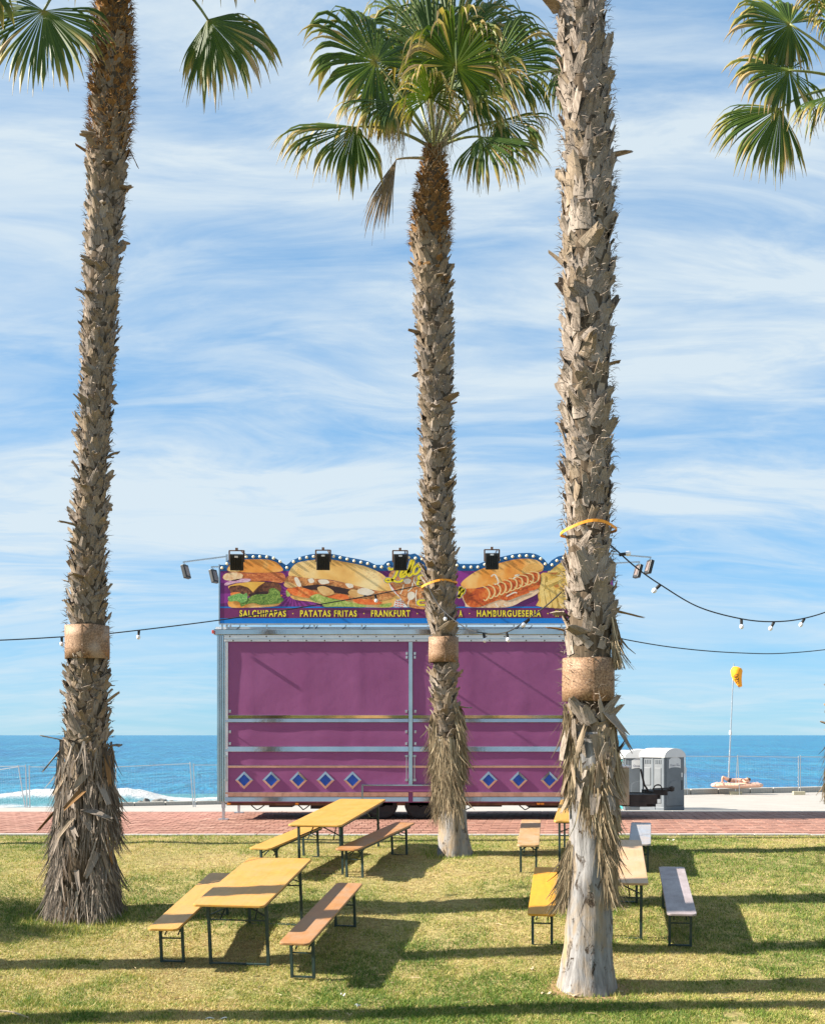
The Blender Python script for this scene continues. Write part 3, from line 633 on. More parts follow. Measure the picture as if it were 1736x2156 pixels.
ribbon('mayonnaise', [[(640, 450), (690, 430), (740, 540), (690, 570)], [(980, 440), (1040, 430), (960, 480)], [(820, 860), (860, 880)], [(700, 850), (730, 890)], [(860, 740), (960, 690), (1000, 690)]], 3.6, SAUC, 8, z3, hd)
lay('ketchup_gap', [[(780, 780), (900, 740), (1000, 700), (1160, 670), (1180, 690), (1040, 740), (880, 800)]], SAUS, 7, 4, z3, hd)
# chips
cp = lay('chips_picture', [[(1310, 650), (1350, 420), (1460, 395), (1560, 310), (1700, 230), (1900, 220), (2150, 300), (2300, 500), (2300, 896), (1360, 896), (1320, 800)]], FRY, 4, 3, z3)
ribbon('chip', [[(1380, 450), (1370, 640)], [(1360, 660), (1390, 880)], [(1430, 660), (1480, 880)], [(1510, 650), (1560, 890)], [(1440, 560), (1620, 480)], [(1470, 400), (1640, 370)], [(1600, 660), (1660, 880)], [(1650, 420), (1800, 380)], [(1720, 500), (1800, 800)], [(1900, 420), (1860, 760)]], 10, tone('chip_print', [(.3, (.80, .5, .11)), (.7, (.9, .68, .26))], 4), 6, z3, cp)
lay('shade', [[(1535, 590), (1600, 560), (1610, 610), (1560, 615)], [(1420, 400), (1600, 395), (1560, 430)]], tone('chip_gap_print', [(.3, (.35, .1, .02)), (.7, (.6, .25, .05))], 8), 7, 0, z3, cp)
# lettering
YEL = plain('yellow_lettering', (.86, .70, .03), .4, 0, .05); BLK = plain('dark_lettering_edge', (.02, .02, .05), .4); 
def text(s_, x0, x1, y0, y1, mat, k, name, parent=None, bold=.02):
    cu = bpy.data.curves.new('t', 'FONT'); cu.body = s_; cu.size = 1; cu.offset = bold; cu.space_character = 1.22; o = bpy.data.objects.new('t', cu); col.objects.link(o)
    dg = bpy.context.evaluated_depsgraph_get(); me0 = o.evaluated_get(dg).to_mesh()
    vv = [q.co.copy() for q in me0.vertices]; ff = [tuple(q.vertices) for q in me0.polygons]; bpy.data.objects.remove(o)
    ax = min(q.x for q in vv); bx_ = max(q.x for q in vv); ay = min(q.y for q in vv); by = max(q.y for q in vv)
    X0, Z0 = T2(x0, y1); X1, Z1 = T2(x1, y0); mb = MB(); y = SD - .0022 * k
    mb.add([(X0 + (q.x - ax) / (bx_ - ax) * (X1 - X0), y, Z0 + (q.y - ay) / (by - ay) * (Z1 - Z0)) for q in vv], ff)
    return mb.build(name, mat, parent or sg)
def spaced(s_): return s_
for s_, x0, x1 in (('SALCHIPAPAS', 505, 602.5), ('PATATAS FRITAS', 632, 751), ('FRANKFURT', 781, 863), ('A', 965.5, 972.5), ('HAMBURGUESERIA', 1003, 1137.5), ('K', 1168, 1175)):
    t_ = text(s_, x0, x1, 1285.3, 1299.3, YEL, 3, 'lettering', bold=.03)
    text(s_, x0 - .7, x1 + .7, 1284.8, 1300.2, BLK, 2, 'letter_edge', bold=.06)
for px in (617, 766, 878, 987.5, 1152):
    lay('dot', [[(px + 1.3 * math.cos(t), 1292.5 + 1.3 * math.sin(t)) for t in np.linspace(0, 2 * math.pi, 9)[:-1]]], YEL, 3)
SCR = [[(1105, 362), (1135, 384), (1190, 366), (1240, 366), (1222, 440), (1185, 510), (1135, 562), (1080, 574), (1055, 552), (1085, 525), (1150, 542), (1220, 572), (1275, 572), (1312, 548)],
       [(1290, 470), (1340, 450), (1365, 408), (1348, 378), (1312, 400), (1282, 460), (1292, 500), (1330, 495), (1375, 450)],
       [(1375, 450), (1430, 380), (1480, 285), (1474, 242), (1448, 262), (1420, 370), (1402, 450), (1420, 485), (1455, 455)],
       [(1540, 318), (1496, 360), (1482, 430), (1512, 456), (1562, 420), (1592, 350), (1576, 300), (1540, 318), (1590, 345), (1625, 330)],
       [(1660, 478), (1600, 476), (1562, 505), (1582, 545), (1625, 552), (1572, 562), (1546, 600), (1572, 632), (1650, 622)],
       [(1650, 862), (1585, 862), (1552, 892), (1572, 930), (1650, 932)]]
NN = [[(140, 640), (175, 650), (200, 610), (185, 690), (170, 760), (210, 690), (245, 640), (228, 700)]]
for st, cv in ((SCR, z2), (NN, z3)):
    ribbon('script_outline', st, 9.4, WHT, 10, cv); ribbon('script_edge', st, 7.6, BLK, 11, cv); ribbon('script_lettering', st, 5.8, YEL, 12, cv)
# marquee bulbs along the blue border
bm_ = MB().lathe([(.024, 0), (.038, .006), (.04, .02), (.034, .036), (.018, .046), (.002, .049)], n=12, M=Matrix.Rotation(R(90), 3, 'X')).mesh('marquee_bulb'); bm_.materials.append(M['cream_bulb'])
bm_.polygons.foreach_set('use_smooth', [True] * len(bm_.polygons))
B1 = [z1(*q) for q in ((120, 358), (198, 293), (290, 230), (390, 195), (498, 183), (606, 184), (708, 182), (815, 187), (919, 207), (1022, 258), (1127, 353), (1230, 262), (1331, 214), (1434, 194), (1539, 180), (1640, 172))] + \
     [z2(*q) for q in ((140, 170), (248, 178), (352, 199), (458, 222), (564, 250), (672, 270), (777, 291), (885, 338), (992, 344), (1097, 303), (1200, 280), (1300, 220), (1411, 195), (1518, 207), (1620, 220))] + \
     [z3(*q) for q in ((20, 240), (145, 295), (247, 321), (347, 321), (447, 321), (545, 283), (645, 250), (750, 218), (847, 195), (946, 170), (1048, 160), (1148, 157), (1246, 164), (1349, 201), (1415, 275), (1514, 289), (1583, 227), (1680, 190), (1780, 170), (1880, 165), (1980, 175), (2080, 200), (2180, 260))]
for px, py in B1: inst('marquee_bulb', bm_, (tx(px), SD - .001, tz(py)), sg, None, (.76, .6, .76))
# floodlights
def flood(px, py, fwd=.55, yaw=0, tilt=18, w_=.27, h_=.33):
    root = P(px, py, TD - fwd); Rm = Matrix.Rotation(R(yaw), 3, 'Z') @ Matrix.Rotation(R(tilt), 3, 'X')
    o = MB().box(root, (w_, .07, h_), Rm).build('floodlight', M['black'], tr_, bevel=.012)
    mb = MB()
    for i in range(7):
        mb.box(root + Rm @ Vector(((i - 3) * w_ / 7.6, -.055, -.01)), (.008, .05, h_ * .82), Rm)
    mb.build('cooling_fin', M['black'], o)
    MB().box(root + Rm @ Vector((0, .038, 0)), (w_ * .88, .006, h_ * .85), Rm).build('lamp_glass', M['glassy'], o)
    MB().box(root + Rm @ Vector((0, -.083, h_ * .4)), (w_ * .25, .004, h_ * .1), Rm).build('rating_plate', M['alu'], o)
    mb = MB(); t_ = h_ * .5 + .07
    for s_ in (-1, 1): mb.bar(root + Vector((s_ * (w_ / 2 + .012), 0, 0)), root + Vector((s_ * (w_ / 2 + .012), 0, t_)), .012, .03)
    mb.bar(root + Vector((-w_ / 2 - .02, 0, t_)), root + Vector((w_ / 2 + .02, 0, t_)), .03, .02)
    mb.box(root + Vector((0, 0, t_ + .03)), (.05, .05, .05)); mb.build('yoke', M['rust_frame'], o)
    return root, t_, o
for px, py, tl in ((498, 1184, 22), (680, 1183, 14), (842, 1184, 10), (1035, 1182, 6)):
    rt, t_, o = flood(px, py, .6, random.uniform(-5, 5), tl)
    mb = MB(); e = rt + Vector((.10, 0, t_)); mb.bar(e, Vector((e.x, SD + .03, e.z)), .03); mb.bar(Vector((e.x, SD + .09, e.z + .015)), Vector((e.x, SD + .09, tz(1318))), .03); mb.build('arm', M['steel'], o)
for (ax, ay), (bx_, by), dn, yw in (((476, 1170), (383, 1182), -.0, 70), ((476, 1184), (434, 1185), .5, 62), ((1282, 1164), (1372, 1172), .0, -72), ((1282, 1178), (1358, 1174), .5, -68)):
    mb = MB(); mb.bar((tx(ax), TD + dn + .1, tz(ay)), (tx(bx_), TD + dn + .1, tz(by)), .028, .028); mb.bar((tx(ax), TD + dn + .1, tz(ay) + .04), (tx(ax), TD + dn + .1, tz(1325)), .04)
    ar = mb.build('lamp_arm', M['steel'], tr_)
    c = Vector((tx(bx_) + (.06 if bx_ < 868 else -.04), TD + dn + .1, tz(by) - .2)); Rm = Matrix.Rotation(R(yw), 3, 'Z') @ Matrix.Rotation(R(-16), 3, 'X')
    o = MB().box(c, (.2, .08, .29), Rm).build('floodlight', M['black'], tr_, bevel=.012)
    MB().box(c + Rm @ Vector((0, -.043, 0)), (.13, .006, .2), Rm).build('lamp_glass', plain('dim_lamp_glass', (.20, .15, .13), .2), o)
    MB().bar(c + Vector((0, 0, .14)), (tx(bx_), c.y, tz(by)), .02).build('yoke', M['steel'], o)

# ------------------------------------------------------------------ tables and benches
def rrect(w_, l_, r, n=4):
    out = []
    for cx, cy, a0 in ((w_ / 2 - r, l_ / 2 - r, 0), (-w_ / 2 + r, l_ / 2 - r, 90), (-w_ / 2 + r, -l_ / 2 + r, 180), (w_ / 2 - r, -l_ / 2 + r, 270)):
        for i in range(n + 1):
            a = R(a0 + 90 * i / n); out.append((cx + r * math.cos(a), cy + r * math.sin(a)))
    return out
def furniture(kind, nearmid, farmid, W, label, group, mat, Lh=None):
    h = .77 if kind == 'table' else .475
    dn = solve(nearmid[1], h); df = solve(farmid[1], h)
    A = P(nearmid[0], nearmid[1], dn); B = P(farmid[0], farmid[1], df); ln = (B - A).length
    yv = (B - A).normalized(); xv = yv.cross(Vector((0, 0, 1))).normalized(); zv = xv.cross(yv)
    Ln = Lh or ln; c = A + yv * Ln / 2
    nm = 'beer_table' if kind == 'table' else 'beer_bench'
    root = empty(nm, (0, 0, 0), label, kind, group)
    root.matrix_world = Matrix.Translation(c - zv * h) @ Matrix((xv, yv, zv)).transposed().to_4x4()
    print(nm, 'len %.2f' % ln, 'near d %.2f' % dn, 'x %.2f' % A.x)
    mb = MB(); mb.prism_z(rrect(W, Ln, .05), h - .028, h); mb.build('tabletop' if kind == 'table' else 'seat', mat, root, local=True, bevel=.006)
    mb = MB()
    for s_ in (-1, 1): mb.box((s_ * (W / 2 - .04), 0, h - .045), (.03, Ln - .3, .03))
    mb.build('apron_rail', M['green_steel'], root, local=True)
    ins = .32 if kind == 'table' else .30; fw = W / 2 - (.07 if kind == 'table' else .045); t = .032 if kind == 'table' else .03
    for e in (-1, 1):
        y = e * (Ln / 2 - ins)
        for s_ in (-1, 1):
            MB().box((s_ * fw, y, (h - .03) / 2), (t, t, h - .03)).build('leg', M['green_steel'], root, local=True)
        MB().box((0, y, .012), (2 * fw + t, t * .8, .018)).build('foot_bar', M['green_steel'], root, local=True)
        MB().box((0, y, h * .58 if kind == 'bench' else h * .66), (2 * fw, .014, .014)).build('cross_bar', M['green_steel'], root, local=True)
        MB().box((0, y, h - .065), (2 * fw, t * .9, .03)).build('top_bar', M['green_steel'], root, local=True)
        mb = MB()
        for s_ in (-1, 1):
            mb.bar((s_ * fw, y, h * .72), (-s_ * fw * .25, y - e * .12, h - .05), .02, .012)
            mb.bar((s_ * fw * .6, y, h * .66), (s_ * fw * .5, y - e * .35, h - .05), .014, .01)
        mb.build('brace', M['green_steel'], root, local=True)
    return root
YW = [woodtop('varnish_amber', (.50, .25, .045), (.40, .24, .10), .35), woodtop('varnish_gold', (.51, .275, .05), (.42, .26, .09), .25), woodtop('varnish_brown', (.36, .165, .055), (.32, .2, .12), .4),
      woodtop('varnish_orange', (.62, .29, .015), (.5, .24, .04), .25), woodtop('worn_lilac', (.33, .275, .28), (.24, .2, .2), .5), woodtop('worn_bluegrey', (.25, .27, .31), (.33, .27, .23), .4),
      woodtop('worn_tan', (.42, .245, .10), (.40, .28, .18), .5), woodtop('worn_peach', (.47, .29, .14), (.46, .32, .22), .4)]
G1 = 'folding tables and benches on the lawn'
T1 = furniture('table', (479, 1906), (613, 1786.5), .80, 'yellow folding table nearest the camera, left of the trailer wheels', G1, YW[0], 2.12)
T2_ = furniture('table', (661, 1737), (764, 1682.5), .78, 'yellow folding table standing in front of the trailer wheels', G1, YW[1])
furniture('bench', (341, 1956), (469, 1838), .34, 'orange bench along the left side of the nearest table', G1, YW[0])
furniture('bench', (618, 1986), (736.5, 1859), .33, 'brown bench along the right side of the nearest table', G1, YW[2])
furniture('bench', (546, 1786), (668, 1735), .33, 'yellow bench half hidden left of the table by the trailer wheels', G1, YW[1])
furniture('bench', (727, 1788), (853, 1732), .33, 'brown bench right of the table by the trailer wheels', G1, YW[2])
furniture('bench', (1139, 1925), (1150, 1826), .31, 'bright orange bench just left of the big bare palm trunk', G1, YW[3])
furniture('table', (1290, 1859), (1285, 1768), .80, 'peach table mostly hidden behind the big bare palm trunk', G1, YW[7])
furniture('bench', (1435, 1924.5), (1413, 1825), .33, 'worn lilac bench farthest right on the lawn', G1, YW[4])
furniture('table', (1224, 1729), (1232, 1684), .80, 'far yellow table whose corner shows left of the big palm', G1, YW[1])
furniture('bench', (1111, 1779.5), (1118, 1726), .31, 'tan bench by the brick path, behind the bright orange bench', G1, YW[6])
furniture('bench', (1346, 1777), (1349, 1732), .31, 'blue grey bench right of the big palm at the brick path', G1, YW[5])

# ------------------------------------------------------------------ palms
def barkmat(name, lo, mid, hi, st=26):
    m = MN(name); co = m.coord('Object', (1, 1, .12)); a = m.noise(co, st, 5, .65, .3); w_ = m.coord('World'); b = m.noise(w_, 2.2, 5)
    r = m.node('ShaderNodeObjectInfo').outputs['Random']
    k = m.ramp(a, [(.28, lo), (.5, mid), (.75, hi)])
    k = m.mix(m.math('MULTIPLY', r, .55), k, m.ramp(b, [(.3, tuple(q * .5 for q in mid)), (.7, tuple(min(1, q * 1.1) for q in hi))]))
    m.color(k); m.bump(a, .5, .01); return m.set(.9, 0, .15)
M['boot_grey'] = barkmat('weathered_leaf_base', (.05, .037, .028), (.22, .176, .14), (.42, .36, .305))
M['boot_tan'] = barkmat('tan_leaf_base', (.065, .044, .026), (.22, .165, .112), (.40, .32, .24))
M['boot_brown'] = barkmat('brown_leaf_base', (.07, .035, .014), (.19, .10, .04), (.36, .21, .09))
M['boot_rust'] = barkmat('rusty_fibre_leaf_base', (.10, .042, .012), (.30, .14, .04), (.50, .27, .09))
M['core_dark'] = barkmat('dark_trunk_fibre', (.035, .025, .016), (.09, .064, .042), (.18, .135, .09), 30)
def barewood():
    m = MN('bare_grey_trunk'); co = m.coord('World', (1, 1, .1)); a = m.noise(co, 16, 7, .68, .25); co2 = m.coord('World', (1, 1, .45)); b = m.noise(co2, 3.2, 6, .6, .5); c = m.noise(m.coord('World', (1, 1, .5)), 9, 5, .7, .8)
    k = m.ramp(a, [(.25, (.085, .077, .072)), (.48, (.205, .195, .19)), (.7, (.33, .317, .31))])
    k = m.mix(m.ramp(b, [(.52, (0, 0, 0)), (.68, (.85, .85, .85))]), k, (.30, .205, .105))
    k = m.mix(m.ramp(c, [(.57, (0, 0, 0)), (.66, (1, 1, 1))]), k, (.06, .042, .028)); m.color(k)
    m.bump(m.math('SUBTRACT', m.math('ADD', a, m.math('MULTIPLY', b, .8)), m.math('MULTIPLY', m.ramp(c, [(.6, (0, 0, 0)), (.7, (1, 1, 1))]), .8)), .8, .02); return m.set(.85, 0, .2)
M['bare'] = barewood()
def fibremat(name, lo, hi):
    m = MN(name); at = m.node('ShaderNodeAttribute', attribute_name='tone'); m.color(m.ramp(at.outputs['Fac'], [(0, lo), (.55, tuple((a + b) / 2 for a, b in zip(lo, hi))), (1, hi)])); return m.set(.85, 0, .2)
M['fibre'] = fibremat('dry_palm_fibre', (.10, .065, .035), (.46, .36, .23)); M['fibre_rust'] = fibremat('rusty_palm_fibre', (.10, .04, .012), (.48, .26, .09)); M['fibre_grey'] = fibremat('grey_palm_fibre', (.08, .06, .045), (.38, .31, .25))
def leafmat():
    m = MN('palm_leaf'); at = m.node('ShaderNodeAttribute', attribute_name='tip'); r = m.node('ShaderNodeAttribute', attribute_name='tone')
    k = m.ramp(at.outputs['Fac'], [(0, (.30, .22, .045)), (.05, (.10, .14, .02)), (.25, (.034, .072, .010)), (.62, (.042, .078, .011)), (.72, (.19, .18, .035)), (.84, (.42, .28, .10)), (1, (.40, .28, .17))])
    k = m.mix(m.math('MULTIPLY', r.outputs['Fac'], .5), k, m.mix(.5, k, (.17, .22, .03)))
    m.color(k); m.set(.5, 0, .25)
    tr = m.node('ShaderNodeBsdfTranslucent'); m.link(m.mix(1.0, k, (1.35, 1.5, .7), 'MULTIPLY'), tr.inputs[0]); mx_ = m.node('ShaderNodeMixShader'); mx_.inputs[0].default_value = .24
    m.link(m.b.outputs[0], mx_.inputs[1]); m.link(tr.outputs[0], mx_.inputs[2]); m.link(mx_.outputs[0], m.n['Material Output'].inputs[0]); return m.m
M['leaf'] = leafmat()
M['petiole'] = plain('palm_petiole', (.17, .19, .05), .45, 0, .3, 5)
M['petiole_dry'] = plain('dry_petiole', (.30, .22, .10), .6, 0, .3, 5)
# leaf-base stub variants
STUB = []
def stub_mesh(seed, kind):
    rs = random.Random(seed); nx, nz = 5, 6; w_ = .5; h_ = 1.0
    flare = rs.uniform(.04, .30); tw = rs.uniform(-.25, .25); taper = rs.uniform(.35, .8); wrap = rs.uniform(.25, .8)
    vs_ = []
    cut = [rs.uniform(-.16, .10) for _ in range(nx)]
    if rs.random() < .45:
        mid = rs.choice((1, 2, 3)); cut[mid] -= rs.uniform(.1, .45)
    for side in (0, 1):
        for j in range(nz):
            t = j / (nz - 1)
            for i in range(nx):
                u = i / (nx - 1) - .5
                zt = t * (h_ + (cut[i] if j == nz - 1 else cut[i] * t * .6))
                ww = w_ * (1 - (1 - taper) * t ** 1.3)
                x = u * 2 * ww + tw * t * t * .3 + rs.uniform(-.012, .012)
                y = flare * t * t - wrap * u * u * (1 - .5 * t) + rs.uniform(-.012, .012) + .03 * math.sin(u * 9 + seed) * t
                vs_.append((x, y + (.0 if side == 0 else -.055 + .02 * t), zt))
    n = nx * nz; fs = []
    for j in range(nz - 1):
        for i in range(nx - 1):
            a = j * nx + i; fs.append((a + 1, a, a + nx, a + nx + 1)); fs.append((n + a, n + a + 1, n + a + nx + 1, n + a + nx))
    rim = [j * nx for j in range(nz)] + [(nz - 1) * nx + i for i in range(1, nx)] + [j * nx + nx - 1 for j in range(nz - 2, -1, -1)]
    for a, b in zip(rim, rim[1:]): fs.append((a, b, n + b, n + a))
    return vs_, fs
SV = [stub_mesh(i * 13 + 5, 0) for i in range(16)]
def stubs_for(matname):
    out = []
    for i, (v_, f_) in enumerate(SV):
        me = bpy.data.meshes.new('leaf_base'); me.from_pydata(v_, [], f_); me.update(); me.materials.append(M[matname]); out.append(me)
    return out
SM = {k: stubs_for(k) for k in ('boot_grey', 'boot_tan', 'boot_brown', 'boot_rust')}

def fibres(name, items, mat, parent, tones_scale=1.0):
    """items: list of (list of points, width); flat tapering strips"""
    V = []; Fc = []; T = []; c = Vector((0, 0, CZ)); off = origin(parent)
    for pts, w_ in items:
        n0 = len(V); k = len(pts); tn = random.random()
        for i, p in enumerate(pts):
            d_ = (pts[min(i + 1, k - 1)] - pts[max(i - 1, 0)]); s_ = d_.cross(Vector((random.uniform(-.4, .4), 1, random.uniform(-.3, .3))))
            if s_.length < 1e-6: s_ = Vector((1, 0, 0))
            s_.normalize(); ww = w_ * (1 - .85 * i / (k - 1)) * .5
            V.append(p - s_ * ww - off); V.append(p + s_ * ww - off); T += [tn, tn]
        Fc += [(n0 + 2 * i, n0 + 2 * i + 1, n0 + 2 * i + 3, n0 + 2 * i + 2) for i in range(k - 1)]
    me = bpy.data.meshes.new(name); me.from_pydata([tuple(q) for q in V], [], Fc); me.update()
    at = me.attributes.new('tone', 'FLOAT', 'POINT'); at.data.foreach_set('value', T)
    o = link_mesh(name, me, mat, parent); o['kind'] = 'stuff'; return o

class Trunk:
    def __init__(s, prof, d):            # prof: (py, xleft, xright), top to bottom any order
        sc = F / d; q = sorted([(CZ + (HY - y) / sc, ((a + b) / 2 - CX) / sc, (b - a) / 2 / sc) for y, a, b in prof])
        s.z = np.array([a for a, b, c in q]); s.x = np.array([b for a, b, c in q]); s.r = np.array([c for a, b, c in q]); s.d = d
        s.ground = g(d)
    def at(s, z): return float(np.interp(z, s.z, s.x)), float(np.interp(z, s.z, s.r))
    def pt(s, z, th, k=1.0):
        x, r = s.at(z); return Vector((x + r * k * math.sin(th), s.d - r * k * math.cos(th), z))
def trunk_core(tk, z0, z1, k, mat, parent, name='trunk', rough=.02, step=.06, seed=0):
    n = 28; zs = np.arange(z0, z1 + step, step); mb = MB(); vv = []
    for z in zs:
        for j in range(n):
            th = 2 * math.pi * j / n; kk = k(z) if callable(k) else k; x, r = tk.at(z)
            dr = rough * mnoise.fractal(Vector((math.sin(th) * 3 + seed, math.cos(th) * 3, z * 2.2)), 1, 2, 4) + rough * .5 * mnoise.noise(Vector((math.sin(th) * 9, math.cos(th) * 9, z * 3)))
            rr_ = r * kk + dr; vv.append((x + rr_ * math.sin(th), tk.d - rr_ * math.cos(th), z))
    m_ = len(zs); ff = [(i * n + j, i * n + (j + 1) % n, (i + 1) * n + (j + 1) % n, (i + 1) * n + j) for i in range(m_ - 1) for j in range(n)]
    mb.add(vv, ff + [tuple((m_ - 1) * n + j for j in range(n))]); return mb.build(name, mat, parent, True)
def stubs(tk, z0, z1, parent, size, vstep, mats, kcore, budget=300, skip=(), seed=1, tilt=(6, 30), roll=26, out_frac=.06):
    rs = random.Random(seed); lst = []; z = z0; row = 0
    while z < z1:
        x, r = tk.at(z); n = max(6, int(2 * math.pi * r / (size * .74)))
        for i in range(n):
            th = (i + .5 * (row % 2) + rs.uniform(-.25, .25)) / n * 2 * math.pi + row * .17
            zz = z + rs.uniform(-.5, .5) * vstep
            if any(a - size * .75 < zz < b for a, b in skip): continue
            lst.append((zz, th))
        z += vstep; row += 1
    lst.sort(key=lambda q: -math.cos(q[1]))
    extra = {}
    cnt = 0
    for zz, th in lst:
        mk = mats(zz, rs); vi = rs.randrange(len(SV)); s_ = size * rs.uniform(.55, 1.22); ln = s_ * rs.uniform(.95, 1.6)
        tl = R(rs.uniform(*tilt)); rl = R(rs.gauss(0, roll * .6))
        if rs.random() < out_frac: tl = R(rs.uniform(45, 85)); rl = R(rs.uniform(-50, 50))
        if mk in ('boot_brown', 'boot_rust'): s_ *= .8; ln *= .62; tl += R(10); rl *= 1.8
        x, r = tk.at(zz); base = tk.pt(zz, th, kcore - .03)
        out = Vector((math.sin(th), -math.cos(th), 0)); tan = Vector((math.cos(th), math.sin(th), 0)); up = Vector((0, 0, 1))
        Mx = Matrix((tan, out, up)).transposed() @ Matrix.Rotation(-tl, 3, 'X') @ Matrix.Rotation(rl, 3, 'Y') @ Matrix.Rotation(R(rs.uniform(-12, 12)), 3, 'Z')
        M4 = Matrix.Translation(base - origin(parent)) @ Mx.to_4x4() @ Matrix.Diagonal((s_, s_ * rs.uniform(.8, 1.3), ln, 1))
        if cnt < budget and (-math.cos(th) <= 1) and math.cos(th) > -.25:
            o = bpy.data.objects.new('leaf_base', SM[mk][vi]); col.objects.link(o); o.parent = parent; o.matrix_local = M4; cnt += 1
        else:
            e = extra.setdefault(mk, MB()); v_, f_ = SV[vi]; e.add([M4 @ Vector(q) for q in v_], f_)
    for mk, e in extra.items():
        o = e.build('leaf_base_field', M[mk], parent, local=True); o['kind'] = 'stuff'
def wisps(tk, z0, z1, n, parent, ln=(.05, .14), seed=2, kcore=1.0, mat='fibre'):
    rs = random.Random(seed); it = []
    for _ in range(n):
        z = rs.uniform(z0, z1); th = rs.uniform(-2.2, 2.2); b = tk.pt(z, th, kcore * rs.uniform(.95, 1.12)); o = Vector((math.sin(th), -math.cos(th), 0)); l = rs.uniform(*ln)
        d1 = (o * rs.uniform(.2, 1) + Vector((rs.uniform(-.7, .7), rs.uniform(-.3, .3), rs.uniform(-.3, 1)))).normalized(); d2 = (d1 + Vector((rs.uniform(-.6, .6), 0, rs.uniform(-.9, .2)))).normalized()
        it.append(([b, b + d1 * l * .5, b + d1 * l * .5 + d2 * l * .5], rs.uniform(.004, .011)))
    fibres('bark_wisps', it, M[mat], parent)
def beard(tk, specs, parent, mat, name='fibre_skirt', seed=3):
    """specs: (z_top, z_bot, th0, th1, n, bulge)"""
    rs = random.Random(seed); it = []
    for zt, zb, t0, t1, n, bulge in specs:
        for _ in range(n):
            th = rs.uniform(t0, t1); za = zt - (zt - zb) * rs.random() ** 1.2 * .75; l = min(rs.uniform(.25, .6), za - zb + .1)
            kb = 1.0 + bulge * rs.uniform(.1, 1.25) + max(0, rs.gauss(-.05, .08)); pts = []; sw_ = rs.gauss(0, .34); clump = .1 * math.sin(th * 9 + za * 3); flick = rs.uniform(.03, .16) if rs.random() < .28 else 0
            for i in range(5):
                t = i / 4; z = za - l * t
                x, r = tk.at(z); rad = r * (1 + (kb - 1) * (1 - (1 - t) ** 2)) + flick * t ** 2.5 + .01 + .03 * clump * t + rs.uniform(-.006, .006)
                a = th + sw_ * t * .5; pts.append(Vector((x + rad * math.sin(a), tk.d - rad * math.cos(a), z)))
            it.append((pts, rs.choice((.005, .008, .012, .03)) * rs.uniform(.7, 1.3)))
    fibres(name, it, M[mat], parent)
